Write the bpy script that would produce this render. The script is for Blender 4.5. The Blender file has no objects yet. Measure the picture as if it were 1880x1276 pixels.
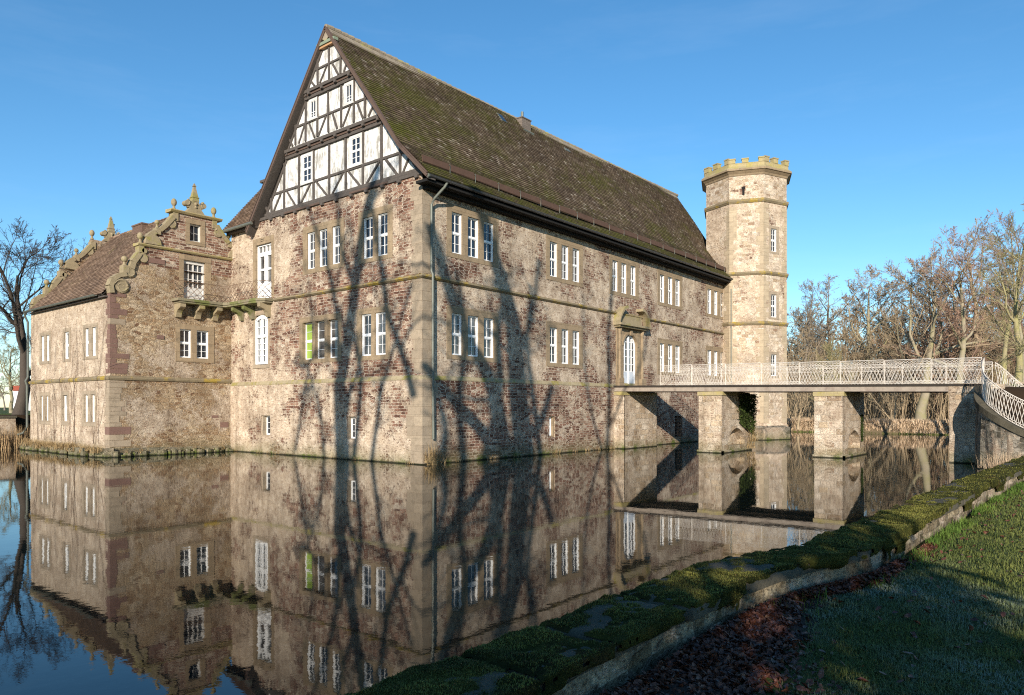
import bpy, math, random
import numpy as np
from mathutils import Matrix, Vector
C = bpy.context.scene.collection
SC = bpy.context.scene
R = math.radians

# ---------------------------------------------------------------- camera, sky, sun, exposure
cam_d = bpy.data.cameras.new('camera'); cam = bpy.data.objects.new('camera', cam_d); C.objects.link(cam)
cam.location = (-21.82, -22.85, 2.5)
cam.rotation_euler = (R(90), 0, R(39.25 - 90))
cam_d.sensor_width = 36; cam_d.lens = 25.388; cam_d.shift_y = 0.05824; cam_d.clip_end = 6000; cam_d.clip_start = .05
SC.camera = cam
SUN_DIR = Vector((-2.63, -1.6, 1.0)).normalized()         # towards the sun
SUN_EL = math.asin(SUN_DIR.z)
w = bpy.data.worlds.new('World'); SC.world = w; w.use_nodes = True
wn = w.node_tree.nodes; wl = w.node_tree.links
bg = wn['Background']; sky = wn.new('ShaderNodeTexSky')
sky.sky_type = 'NISHITA'; sky.sun_disc = False
sky.sun_elevation = SUN_EL; sky.sun_rotation = math.atan2(SUN_DIR.x, SUN_DIR.y)
sky.altitude = 300; sky.air_density = 1.0; sky.dust_density = 0.1; sky.ozone_density = 3.4
hs_ = wn.new('ShaderNodeHueSaturation'); hs_.inputs['Hue'].default_value = 0.494; hs_.inputs['Saturation'].default_value = 1.17
wl.new(sky.outputs[0], hs_.inputs['Color'])
# faint high cirrus, a property of the sky direction
tc_ = wn.new('ShaderNodeTexCoord'); mp_ = wn.new('ShaderNodeMapping'); mp_.inputs[3].default_value = (1.2, 1.2, 7.0); nz_ = wn.new('ShaderNodeTexNoise'); nz_.inputs['Scale'].default_value = 2.6; nz_.inputs['Detail'].default_value = 6; nz_.inputs['Roughness'].default_value = .62
rg_ = wn.new('ShaderNodeMapRange'); rg_.inputs[1].default_value = .52; rg_.inputs[2].default_value = .80; rg_.inputs[3].default_value = 0; rg_.inputs[4].default_value = .035
mx_ = wn.new('ShaderNodeMix'); mx_.data_type = 'RGBA'; mx_.inputs[7].default_value = (7.0, 7.6, 8.2, 1)
wl.new(tc_.outputs['Generated'], mp_.inputs[0]); wl.new(mp_.outputs[0], nz_.inputs['Vector']); wl.new(nz_.outputs[0], rg_.inputs[0]); wl.new(rg_.outputs[0], mx_.inputs[0]); wl.new(hs_.outputs[0], mx_.inputs[6]); wl.new(mx_.outputs[2], bg.inputs[0]); bg.inputs[1].default_value = 0.128
sd = bpy.data.lights.new('sun', 'SUN'); so = bpy.data.objects.new('sun', sd); C.objects.link(so)
sd.energy = 5.0; sd.angle = R(0.32); sd.color = (1.0, 0.90, 0.775)
so.rotation_euler = SUN_DIR.to_track_quat('Z', 'Y').to_euler()
SC.view_settings.view_transform = 'Standard'; SC.view_settings.look = 'None'
SC.view_settings.gamma = 1; SC.view_settings.exposure = 0.56
SC.cycles.max_bounces = 6; SC.cycles.diffuse_bounces = 3; SC.cycles.glossy_bounces = 4
SC.cycles.transparent_max_bounces = 8; SC.cycles.use_denoising = False; SC.cycles.filter_width = 1.15
SC.cycles.sample_clamp_indirect = 4.0

# ---------------------------------------------------------------- mesh helpers
def np_mesh(name, verts, faces, uv=None, loop_uv=None):
    """faces: (F,k) int array (all faces the same size) or list of arrays"""
    fl = faces if isinstance(faces, list) else [faces]
    fl = [np.asarray(f, dtype=np.int32) for f in fl if len(f)]
    me = bpy.data.meshes.new(name)
    verts = np.asarray(verts, dtype=np.float32)
    me.vertices.add(len(verts)); me.vertices.foreach_set('co', verts.ravel())
    li = np.concatenate([f.ravel() for f in fl]); tot = np.concatenate([np.full(len(f), f.shape[1], np.int32) for f in fl])
    me.loops.add(len(li)); me.loops.foreach_set('vertex_index', li)
    me.polygons.add(len(tot)); st = np.concatenate([[0], np.cumsum(tot)[:-1]]).astype(np.int32)
    me.polygons.foreach_set('loop_start', st); me.polygons.foreach_set('loop_total', tot)
    me.update(calc_edges=True)
    if loop_uv is not None:
        l = me.uv_layers.new(name='UVMap'); l.data.foreach_set('uv', np.asarray(loop_uv, np.float32).ravel())
    return me

class MB:
    def __init__(s): s.v = []; s.f = []
    def add(s, vs, fs):
        b = len(s.v); s.v.extend([tuple(v) for v in vs]); s.f.extend([tuple(i + b for i in f) for f in fs])
    def box(s, x0, x1, y0, y1, z0, z1):
        s.add([(x0,y0,z0),(x1,y0,z0),(x1,y1,z0),(x0,y1,z0),(x0,y0,z1),(x1,y0,z1),(x1,y1,z1),(x0,y1,z1)],
              [(0,3,2,1),(4,5,6,7),(0,1,5,4),(1,2,6,5),(2,3,7,6),(3,0,4,7)])
    def prism(s, ring0, ring1, cap=True):
        n = len(ring0); fs = [(i, (i+1) % n, (i+1) % n + n, i + n) for i in range(n)]
        if cap: fs += [tuple(range(n))[::-1], tuple(range(n, 2*n))]
        s.add(list(ring0) + list(ring1), fs)
    def tube(s, pts, r, n=8, cap=True):
        pts = [Vector(p) for p in pts]; rr = r if isinstance(r, (list, tuple)) else [r]*len(pts)
        rings = []
        for i, p in enumerate(pts):
            d = (pts[min(i+1, len(pts)-1)] - pts[max(i-1, 0)]).normalized()
            a = d.cross(Vector((0,0,1)) if abs(d.z) < .95 else Vector((1,0,0))).normalized(); b = d.cross(a)
            rings.append([p + (a*math.cos(2*math.pi*k/n) + b*math.sin(2*math.pi*k/n))*rr[i] for k in range(n)])
        base = len(s.v)
        for rg in rings: s.v.extend([tuple(q) for q in rg])
        for i in range(len(pts)-1):
            for k in range(n):
                s.f.append((base+i*n+k, base+i*n+(k+1)%n, base+(i+1)*n+(k+1)%n, base+(i+1)*n+k))
        if cap:
            s.f.append(tuple(base+k for k in range(n))[::-1]); s.f.append(tuple(base+(len(pts)-1)*n+k for k in range(n)))
    def lathe(s, c, prof, n=10):
        """prof: [(r,z)...] about vertical axis at c"""
        base = len(s.v)
        for (r, z) in prof:
            for k in range(n): s.v.append((c[0]+r*math.cos(2*math.pi*k/n), c[1]+r*math.sin(2*math.pi*k/n), c[2]+z))
        for i in range(len(prof)-1):
            for k in range(n): s.f.append((base+i*n+k, base+i*n+(k+1)%n, base+(i+1)*n+(k+1)%n, base+(i+1)*n+k))
        s.f.append(tuple(base+k for k in range(n))[::-1]); s.f.append(tuple(base+(len(prof)-1)*n+k for k in range(n)))

def build_each(name, mb, mat, parent):
    """every box of the builder becomes a part of its own"""
    for i in range(0, len(mb.v), 8):
        b = MB(); b.add(mb.v[i:i+8], [(0,3,2,1),(4,5,6,7),(0,1,5,4),(1,2,6,5),(2,3,7,6),(3,0,4,7)]); build(name, b, mat, parent)
def auto_uv(me):
    l = me.uv_layers.new(name='UVMap'); Z = Vector((0,0,1)); vs = me.vertices; lp = me.loops
    for p in me.polygons:
        n = p.normal; t = Z.cross(n)
        if t.length < .05: t = Vector((1,0,0)); b = Vector((0,1,0))
        else:
            t.normalize()
            if t.x + t.y < 0 or (abs(t.x+t.y) < 1e-4 and t.x < 0): t = -t
            b = n.cross(t)
            if b.z < 0: b = -b
        for li in p.loop_indices:
            c = vs[lp[li].vertex_index].co; l.data[li].uv = (c.dot(t), c.dot(b))

def link(name, me, mat, parent=None, smooth=False):
    o = bpy.data.objects.new(name, me); C.objects.link(o)
    if mat is not None and not me.materials: me.materials.append(mat)
    if smooth: me.polygons.foreach_set('use_smooth', [True]*len(me.polygons))
    if parent is not None:
        o.parent = parent; o.matrix_parent_inverse = Matrix.Translation(-world_loc(parent))
    return o
def world_loc(o):
    v = Vector(o.location); p = o.parent
    if p is None: return v
    return world_loc(p) + o.matrix_parent_inverse.translation + v
def build(name, mb, mat, parent=None, smooth=False):
    me = bpy.data.meshes.new(name); me.from_pydata(mb.v, [], mb.f); me.update(); auto_uv(me)
    return link(name, me, mat, parent, smooth)
def tag(o, label=None, cat=None, group=None, kind=None):
    if label: o['label'] = label
    if cat: o['category'] = cat
    if group: o['group'] = group
    if kind: o['kind'] = kind
    return o
def empty(name, loc, label=None, cat=None, group=None):
    o = bpy.data.objects.new(name, None); C.objects.link(o); o.location = loc; o.empty_display_size = .3
    return tag(o, label, cat, group)
def copy_tree(o, parent=None):
    c = o.copy(); C.objects.link(c)
    if parent is not None: c.parent = parent
    for ch in list(o.children): copy_tree(ch, c)
    return c

class Frame:                                             # wall frame: u along the wall, z up, d outwards
    def __init__(s, o, t, n): s.o = Vector(o); s.t = Vector(t).normalized(); s.n = Vector(n).normalized()
    def p(s, u, z, d=0.0): return tuple(s.o + s.t*u + Vector((0,0,z)) + s.n*d)
def fbox(mb, F, u0, u1, z0, z1, d0, d1):
    mb.add([F.p(u0,z0,d1),F.p(u1,z0,d1),F.p(u1,z1,d1),F.p(u0,z1,d1),F.p(u0,z0,d0),F.p(u1,z0,d0),F.p(u1,z1,d0),F.p(u0,z1,d0)],
           [(0,1,2,3),(5,4,7,6),(4,5,1,0),(3,2,6,7),(4,0,3,7),(1,5,6,2)])
def fpoly(mb, F, pts, d0, d1):
    n = len(pts); a = [F.p(u,z,d1) for u,z in pts]; b = [F.p(u,z,d0) for u,z in pts]
    mb.add(a + b, [tuple(range(n)), tuple(range(2*n-1, n-1, -1))] + [(i, i+n, (i+1)%n+n, (i+1)%n) for i in range(n)])
def fbar(mb, F, a, b, w_, d0, d1):                       # a straight timber in the wall plane from a to b
    ax, az = a; bx, bz = b; L = math.hypot(bx-ax, bz-az); px, pz = -(bz-az)/L*w_/2, (bx-ax)/L*w_/2
    fpoly(mb, F, [(ax+px,az+pz),(ax-px,az-pz),(bx-px,bz-pz),(bx+px,bz+pz)], d0, d1)
def wall(mb, F, u0, u1, z0, z1, holes, depth=.45, d=0.0, us=(), step=None):
    """a wall skin with real openings and reveals; holes = (u0,u1,z0,z1)"""
    U = sorted(set([u0,u1] + [h[i] for h in holes for i in (0,1)] + list(us))); Zs = sorted(set([z0,z1] + [h[i] for h in holes for i in (2,3)]))
    for a, b in zip(U, U[1:]):
        for c, e in zip(Zs, Zs[1:]):
            mu, mz = (a+b)/2, (c+e)/2
            if any(h[0] < mu < h[1] and h[2] < mz < h[3] for h in holes): continue
            mb.add([F.p(a,c,d),F.p(b,c,d),F.p(b,e,d),F.p(a,e,d)], [(0,1,2,3)])
    for (a, b, c, e) in holes:
        mb.add([F.p(a,c,d),F.p(b,c,d),F.p(b,e,d),F.p(a,e,d),F.p(a,c,d-depth),F.p(b,c,d-depth),F.p(b,e,d-depth),F.p(a,e,d-depth)],
               [(0,4,5,1),(1,5,6,2),(2,6,7,3),(3,7,4,0)])

# ---------------------------------------------------------------- material helpers
class NT:
    def __init__(s, name):
        s.m = bpy.data.materials.new(name); s.m.use_nodes = True; s.t = s.m.node_tree; s.n = s.t.nodes; s.l = s.t.links
        s.b = s.n['Principled BSDF']; s.out = s.n['Material Output']
    def set(s, sock, v):
        if isinstance(v, bpy.types.NodeSocket): s.l.new(v, sock)
        elif v is not None:
            if sock.type == 'RGBA' and len(v) == 3: v = (*v, 1)
            sock.default_value = v
    def node(s, typ, props=None, **ins):
        n = s.n.new(typ)
        for k, v in (props or {}).items(): setattr(n, k, v)
        for k, v in ins.items():
            key = int(k[1:]) if k[0] == 'i' and k[1:].isdigit() else k.replace('_', ' ')
            s.set(n.inputs[key], v)
        return n
    def uv(s): return s.node('ShaderNodeUVMap', {'uv_map': 'UVMap'}).outputs[0]
    def obj(s): return s.node('ShaderNodeTexCoord').outputs['Object']
    def map(s, v, scale=(1,1,1), loc=(0,0,0)):
        return s.node('ShaderNodeMapping', None, i0=v, i1=loc, i3=scale).outputs[0]
    def noise(s, v, scale, detail=4, rough=.55, out=0, dist=0):
        return s.node('ShaderNodeTexNoise', None, Vector=v, Scale=scale, Detail=detail, Roughness=rough, Distortion=dist).outputs[out]
    def math(s, op, a, b=None, c=None, clamp=False):
        n = s.n.new('ShaderNodeMath'); n.operation = op; n.use_clamp = clamp
        s.set(n.inputs[0], a); s.set(n.inputs[1], b); s.set(n.inputs[2], c); return n.outputs[0]
    def vmath(s, op, a, b=None, scale=None):
        n = s.n.new('ShaderNodeVectorMath'); n.operation = op; s.set(n.inputs[0], a); s.set(n.inputs[1], b)
        if scale is not None: s.set(n.inputs[3], scale)
        return n.outputs[0]
    def mix(s, f, a, b, mode='MIX'):
        n = s.n.new('ShaderNodeMix'); n.data_type = 'RGBA'; n.blend_type = mode; n.clamp_factor = True
        s.set(n.inputs[0], f); s.set(n.inputs[6], a); s.set(n.inputs[7], b); return n.outputs[2]
    def ramp(s, f, stops, interp='LINEAR'):
        n = s.n.new('ShaderNodeValToRGB'); cr = n.color_ramp; cr.interpolation = interp
        while len(cr.elements) < len(stops): cr.elements.new(.5)
        for e, (p, c) in zip(cr.elements, stops): e.position = p; e.color = (*c, 1) if len(c) == 3 else c
        s.set(n.inputs[0], f); return n.outputs[0]
    def rng(s, f, a, b, c=0.0, d=1.0, smooth=False):
        n = s.n.new('ShaderNodeMapRange'); n.clamp = True
        if smooth: n.interpolation_type = 'SMOOTHSTEP'
        for i, v in enumerate((f, a, b, c, d)): s.set(n.inputs[i], v)
        return n.outputs[0]
    def sep(s, v): return s.node('ShaderNodeSeparateXYZ', None, i0=v).outputs
    def comb(s, x, y, z=0.0): return s.node('ShaderNodeCombineXYZ', None, i0=x, i1=y, i2=z).outputs[0]
    def bump(s, h, strength=.5, dist=.02, normal=None):
        n = s.node('ShaderNodeBump', None, Strength=strength, Distance=dist, Height=h)
        if normal is not None: s.l.new(normal, n.inputs['Normal'])
        return n.outputs[0]
    def done(s, color, rough=.9, normal=None, metal=0.0, spec=.3):
        s.set(s.b.inputs['Base Color'], color); s.set(s.b.inputs['Roughness'], rough); s.set(s.b.inputs['Metallic'], metal)
        s.set(s.b.inputs['Specular IOR Level'], spec)
        if normal is not None: s.l.new(normal, s.b.inputs['Normal'])
        return s.m

RED = [(0,(.105,.055,.040)),(.28,(.195,.105,.074)),(.52,(.27,.155,.112)),(.72,(.34,.235,.17)),(.88,(.41,.325,.245)),(1,(.50,.43,.345))]
TAN = [(0,(.14,.075,.055)),(.14,(.23,.145,.105)),(.35,(.31,.235,.17)),(.6,(.41,.325,.235)),(.85,(.49,.41,.31)),(1,(.57,.50,.41))]
def rubble(name, seed=0.0, red=.5, plaster=.45, stones=None, tan=None, mortar=(.56,.47,.37), scale=1.0, bump=1.0, lumps=0.0, vscale=1.0, moss=True, stain=.5, coursed=.5, pale=1.0, plx=None):
    """random rubble masonry: courses of red and tan stones, lime mortar, worn plaster, streaks"""
    N = NT(name); uv = N.map(N.uv(), loc=(seed*7.3, seed*3.1, 0)); ob = N.obj()
    wv = N.vmath('SUBTRACT', N.noise(uv, 1.6, 3, out=1), (.5,.5,.5)); wv2 = N.vmath('SUBTRACT', N.noise(uv, 9, 3, out=1), (.5,.5,.5))
    u2 = N.vmath('ADD', N.vmath('ADD', uv, N.vmath('SCALE', wv, scale=.11)), N.vmath('SCALE', wv2, scale=.038))
    br = N.node('ShaderNodeTexBrick', {'offset': .37, 'squash': .65, 'squash_frequency': 3}, Vector=u2, Color1=(0,0,0), Color2=(1,1,1), Mortar=(.5,.5,.5), Scale=scale, Mortar_Size=.017, Mortar_Smooth=.6, Bias=0.0, Brick_Width=.40, Row_Height=.135*vscale)
    vuv = N.map(u2, scale=(3.0*scale, 7.6*scale/vscale, 1))
    vo = N.node('ShaderNodeTexVoronoi', {'voronoi_dimensions': '2D', 'feature': 'F1'}, Vector=vuv, Scale=1.0, Randomness=.85)
    ve = N.node('ShaderNodeTexVoronoi', {'voronoi_dimensions': '2D', 'feature': 'DISTANCE_TO_EDGE'}, Vector=vuv, Scale=1.0, Randomness=.85)
    which = N.rng(N.noise(uv, .45, 2), coursed-.03, coursed+.03)
    inv = N.math('SUBTRACT', 1.0, which)
    rnd = N.math('ADD', N.math('MULTIPLY', N.sep(br.outputs['Color'])[0], inv), N.math('MULTIPLY', N.sep(vo.outputs['Color'])[0], which))
    vm = N.rng(ve.outputs['Distance'], .03, .11, 1, 0)
    mort = N.math('ADD', N.math('MULTIPLY', br.outputs['Fac'], inv), N.math('MULTIPLY', vm, which))
    big = N.noise(uv, .26, 4, .6); mid = N.noise(N.map(uv, loc=(31,7,0)), 1.1, 6, .68); fine = N.noise(uv, 38, 4, .75); med = N.noise(uv, 8, 5, .7)
    redm = N.rng(N.math('ADD', N.math('MULTIPLY', big, .5), N.math('MULTIPLY', mid, .5)), .62-red*.28, .68-red*.28)
    tone = N.ramp(N.noise(N.map(uv, loc=(11,2,0)), .55, 5, .7), [(.34,(.70,.67,.65)),(.52,(1.0,1.0,1.0)),(.68,(1.18,1.18,1.16))])
    cr = N.ramp(rnd, stones or RED); ct = N.ramp(rnd, tan or TAN)
    col = N.mix(redm, ct, cr)
    col = N.mix(1.0, col, N.ramp(med, [(.30,(.62,.60,.58)),(.70,(1.30,1.28,1.26))]), 'MULTIPLY')
    pm = N.math('ADD', N.math('MULTIPLY', N.noise(N.map(uv, loc=(5,19,0)), .42, 7, .70), .78), N.math('MULTIPLY', med, .22))
    t0 = .60-plaster*.22
    if plx:                                                          # a stretch of the wall that kept its render
        pm = N.math('ADD', pm, N.rng(N.math('ADD', N.sep(ob)[plx[0]], N.math('MULTIPLY', mid, 3.0)), plx[1]+1.5, plx[2]+1.5, 0, .055))
    pmask = N.rng(pm, t0, t0+.035)
    pcol = N.ramp(N.noise(uv, 2.3, 6, .75), [(.28,(.28*pale,.21*pale,.15*pale)),(.46,(.46*pale,.368*pale,.27*pale)),(.68,(.63*pale,.535*pale,.42*pale))])
    peek = N.math('MULTIPLY', N.rng(N.noise(N.map(uv, scale=(1,2.4,1), loc=(2,2,0)), 5.5, 6, .78), .535, .565), N.rng(mort, .7, .35))   # single stones peeping through the plaster
    pcol = N.mix(N.math('MULTIPLY', peek, .80), pcol, N.vmath('SCALE', cr, scale=.80))
    mcol = N.mix(N.noise(uv, 6, 4, .7), N.vmath('SCALE', mortar, scale=.70), N.vmath('SCALE', mortar, scale=1.38))
    mk = N.rng(N.math('ADD', mort, N.math('MULTIPLY', N.math('SUBTRACT', fine, .5), .9)), .30, .60)
    col = N.mix(mk, col, mcol)
    crev = N.math('MULTIPLY', N.rng(mort, .55, .95), N.rng(N.noise(uv, 4.0, 5, .8), .47, .58))                 # shadow lines of open joints, painted into the colour
    col = N.mix(N.math('MULTIPLY', crev, .6), col, (.070,.046,.036))
    col = N.mix(pmask, col, pcol)
    pits = N.math('MULTIPLY', N.rng(N.noise(N.map(uv, scale=(1,1.7,1)), 17, 5, .8), .36, .43, .75, 0), N.math('SUBTRACT', 1.0, N.math('MULTIPLY', pmask, .45)))                          # dark holes and gaps
    col = N.mix(pits, col, (.055,.035,.028))
    col = N.mix(1.0, col, N.ramp(fine, [(.3,(.68,.67,.66)),(.7,(1.28,1.28,1.28))]), 'MULTIPLY')
    crunch = N.noise(N.map(uv, scale=(1,1.9,1), loc=(8,3,0)), 12, 5, .8)
    col = N.mix(N.math('SUBTRACT', 1.0, N.math('MULTIPLY', pmask, .50)), col, N.ramp(crunch, [(.36,(.50,.46,.43)),(.47,(.94,.94,.93)),(.62,(1.36,1.36,1.35))]), 'MULTIPLY')
    col = N.mix(1.0, col, tone, 'MULTIPLY')
    st = N.noise(N.map(uv, scale=(1.6,.16,1)), 1.0, 5, .65)                                                 # rain streaks
    col = N.mix(N.rng(st, .50, .72, 0, stain), col, N.mix(1.0, col, (.46,.43,.40), 'MULTIPLY'))
    if moss:
        z = N.sep(ob)[2]; zn = N.math('ADD', z, N.math('MULTIPLY', N.math('SUBTRACT', mid, .5), 1.6))
        col = N.mix(N.rng(zn, .05, .8, .6, 0), col, N.mix(mid, (.11,.10,.045), (.19,.18,.085)))
        col = N.mix(N.rng(zn, -.10, .10, .95, 0), col, (.09,.12,.02))
        col = N.mix(N.rng(z, .02, .085, .92, 0), col, (.014,.015,.010))
    h = N.math('ADD', N.math('MULTIPLY', N.math('SUBTRACT', 1.0, N.math('MAXIMUM', mk, pmask)), .6), N.math('MULTIPLY', med, .5 + lumps))
    h = N.math('ADD', N.math('SUBTRACT', h, N.math('MULTIPLY', pits, .5)), N.math('MULTIPLY', fine, .35))
    return N.done(col, .93, N.bump(h, bump, .04 + .02*lumps), spec=.12)

def ashlar(name, c1, c2, dirt=(.12,.10,.07), moss=0.0, mosscol=(.22,.20,.05), block=(.6,.32), seed=0.0, bumps=.4, dark=.35, joints=True):
    N = NT(name); uv = N.map(N.uv(), loc=(seed*3.3, seed*1.7, 0)); ob = N.map(N.obj(), loc=(seed, seed*2, 0))
    col = N.mix(N.noise(ob, 1.9, 5, .65), c1, c2)
    h = N.noise(ob, 22, 5, .7)
    if joints:
        br = N.node('ShaderNodeTexBrick', {'offset': .5}, Vector=N.vmath('ADD', uv, N.vmath('SCALE', N.vmath('SUBTRACT', N.noise(uv, 6, 2, out=1), (.5,.5,.5)), scale=.03)), Color1=(.88,.87,.86), Color2=(1.10,1.09,1.07), Mortar=(.70,.65,.60), Scale=1.0, Mortar_Size=.007, Mortar_Smooth=.2, Bias=0.0, Brick_Width=block[0], Row_Height=block[1])
        col = N.mix(1.0, col, br.outputs['Color'], 'MULTIPLY'); h = N.math('SUBTRACT', h, br.outputs['Fac'])
    col = N.mix(N.rng(N.noise(ob, 3.1, 6, .7), .5, .72, 0, dark), col, dirt)
    col = N.mix(1.0, col, N.ramp(N.noise(ob, 30, 4, .7), [(.3,(.8,.8,.8)),(.7,(1.15,1.15,1.15))]), 'MULTIPLY')
    if moss:
        col = N.mix(N.rng(N.noise(N.map(ob, loc=(9,4,2)), 1.3, 6, .7), .62-.3*moss, .72-.3*moss, 0, .9), col, N.mix(N.noise(ob, 9, 3), mosscol, tuple(min(1, c*1.9) for c in mosscol)))
    return N.done(col, .9, N.bump(h, bumps, .02), spec=.2)

def roof_mat(name, cols, moss=.5, mosscol=(.17,.17,.03), seed=0.0, eave=False):
    """tiles: UV unit = one tile"""
    N = NT(name); uv = N.uv(); ob = N.map(N.obj(), loc=(seed, seed, seed))
    cell = N.vmath('FLOOR', uv); wn_ = N.node('ShaderNodeTexWhiteNoise', {'noise_dimensions': '2D'}, Vector=cell)
    col = N.ramp(wn_.outputs['Value'], cols)
    col = N.mix(1.0, col, N.ramp(N.noise(ob, .55, 5, .65), [(.35,(.78,.77,.78)),(.65,(1.22,1.2,1.15))]), 'MULTIPLY')
    col = N.mix(1.0, col, N.ramp(N.noise(ob, 14, 4, .7), [(.3,(.76,.76,.76)),(.7,(1.2,1.2,1.2))]), 'MULTIPLY')
    m1 = N.math('ADD', N.math('MULTIPLY', N.noise(ob, .38, 5, .7), .6), N.math('MULTIPLY', N.noise(ob, 3.7, 5, .75), .4))
    mm = N.rng(m1, .58-.16*moss, .66-.10*moss, 0, .75)
    if eave:
        mm = N.math('MAXIMUM', mm, N.math('MULTIPLY', N.rng(N.sep(N.obj())[0], 13, -1), N.rng(m1, .44, .56, 0, 1)))
        rw = N.sep(uv)[1]; mm = N.math('MAXIMUM', mm, N.math('MULTIPLY', N.rng(N.math('ADD', rw, N.math('MULTIPLY', m1, 3.0)), 6.8, 5.0), N.rng(N.noise(ob, 2.2, 4, .7), .36, .55, 0, .95)))
    col = N.mix(mm, col, N.mix(N.noise(ob, 6, 3), tuple(c*.45 for c in mosscol), tuple(c*1.5 for c in mosscol)))
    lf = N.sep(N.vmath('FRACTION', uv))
    gap = N.math('MAXIMUM', N.rng(lf[1], .04, .26, 1, 0), N.math('MULTIPLY', N.rng(N.math('ABSOLUTE', N.math('SUBTRACT', lf[0], .5)), .42, .5), .6))   # row shadow and dirt painted along the overlaps
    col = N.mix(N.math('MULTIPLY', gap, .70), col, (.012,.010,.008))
    return N.done(col, .92, N.bump(N.math('ADD', N.noise(ob, 25, 4, .7), N.math('MULTIPLY', wn_.outputs['Value'], .4)), .5, .02), spec=.1)

def plain(name, col, rough=.6, metal=0.0, var=.15, bump=0.0, nscale=6, spec=.3, dirt=None, dirtamt=.4):
    N = NT(name); ob = N.obj(); n = N.noise(ob, nscale, 5, .65)
    c = N.mix(n, tuple(x*(1-var) for x in col), tuple(min(1, x*(1+var)) for x in col))
    if dirt: c = N.mix(N.rng(N.noise(ob, nscale*.45, 6, .7), .48, .7, 0, dirtamt), c, dirt)
    return N.done(c, rough, N.bump(N.noise(ob, nscale*4, 4, .7), bump, .01) if bump else None, metal, spec)

M = {}
M['wall'] = rubble('rubble_wall', 0, red=.80, plaster=.40, plx=(1,9.5,12))
M['wall_long'] = rubble('rubble_wall_long', 3, red=.70, plaster=.55)
M['base_long'] = rubble('basement_wall_long', 23, red=.98, plaster=.34, stain=.9)
M['base'] = rubble('basement_wall', 1, red=.80, plaster=.57, stain=.7, pale=1.0, plx=(1,8,12))
WT = [(0,(.20,.12,.075)),(.10,(.30,.20,.12)),(.5,(.40,.30,.19)),(.8,(.47,.37,.25)),(1,(.53,.44,.32))]
M['wing'] = rubble('wing_rubble', 5, red=-.05, plaster=.42, tan=WT, scale=.95, lumps=1.0, bump=1.0, vscale=1.35, mortar=(.46,.355,.24), coursed=.42, pale=.92)
M['wing_red'] = rubble('wing_red_brickwork', 6, red=1.25, plaster=.08, vscale=1.0, moss=False, coursed=.62)
M['side'] = rubble('side_wall_plaster', 8, red=.25, plaster=.98, mortar=(.56,.46,.34), stain=.55, pale=1.0)
TT_ = [(0,(.30,.20,.14)),(.10,(.44,.345,.235)),(.5,(.57,.475,.37)),(1,(.66,.585,.48))]
M['tower'] = rubble('tower_wall', 11, red=.24, plaster=.55, vscale=1.5, scale=.85, mortar=(.66,.56,.43), tan=TT_, stain=.30, coursed=.66, pale=1.16)
M['pier'] = rubble('pier_stone', 13, red=.0, tan=TT_, plaster=.50, scale=.55, vscale=1.35, mortar=(.50,.43,.34), stain=.8, coursed=.7, pale=.95)
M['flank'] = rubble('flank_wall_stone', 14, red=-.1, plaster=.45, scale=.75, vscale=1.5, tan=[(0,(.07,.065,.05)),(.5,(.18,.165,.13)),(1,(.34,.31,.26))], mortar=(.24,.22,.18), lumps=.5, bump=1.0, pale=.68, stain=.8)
M['trim'] = ashlar('window_stone', (.215,.16,.098), (.36,.275,.18), dark=.6, block=(.9,.5))
M['quoin'] = ashlar('corner_stone', (.26,.205,.145), (.39,.32,.235), block=(.9,.42), dark=.5)
M['quoin_pale'] = ashlar('quoin_stone', (.33,.26,.17), (.47,.39,.28), block=(.9,.42), dark=.35)
M['quoin_red'] = ashlar('red_quoin', (.13,.075,.060), (.23,.14,.11), joints=False, dark=.2)
M['ledge'] = ashlar('ledge_stone', (.17,.135,.085), (.30,.245,.155), moss=.34, mosscol=(.24,.17,.03), dark=.5, block=(1.1,.5))
M['carved'] = ashlar('carved_stone', (.22,.175,.105), (.36,.295,.185), moss=.32, mosscol=(.17,.15,.05), joints=False, dark=.5)
M['cornice'] = ashlar('cornice_stone', (.28,.23,.12), (.42,.35,.20), moss=.45, mosscol=(.23,.19,.07), dark=.25, block=(.8,.45))
M['mossy'] = ashlar('mossy_slab_stone', (.15,.13,.085), (.27,.23,.15), moss=.55, mosscol=(.085,.095,.028), joints=False, dark=.3)
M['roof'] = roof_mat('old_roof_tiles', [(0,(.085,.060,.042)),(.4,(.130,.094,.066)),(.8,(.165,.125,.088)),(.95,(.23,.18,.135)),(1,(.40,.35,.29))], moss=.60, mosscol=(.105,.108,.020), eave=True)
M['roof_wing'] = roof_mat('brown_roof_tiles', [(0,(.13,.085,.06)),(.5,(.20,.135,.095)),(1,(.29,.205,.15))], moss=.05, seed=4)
M['ridge'] = ashlar('ridge_tiles', (.19,.155,.115), (.37,.315,.24), moss=.28, mosscol=(.22,.20,.07), block=(.42,1.0), dark=.4)
M['timber'] = plain('old_timber', (.085,.072,.062), .85, var=.5, bump=.6, nscale=9)
M['timber_brown'] = plain('weathered_board', (.10,.066,.050), .8, var=.35, bump=.5, nscale=7)
M['timber_orange'] = plain('new_plank', (.42,.24,.12), .7, var=.2)
M['timber_green'] = plain('green_board', (.20,.24,.17), .8, var=.3, nscale=5)
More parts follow.
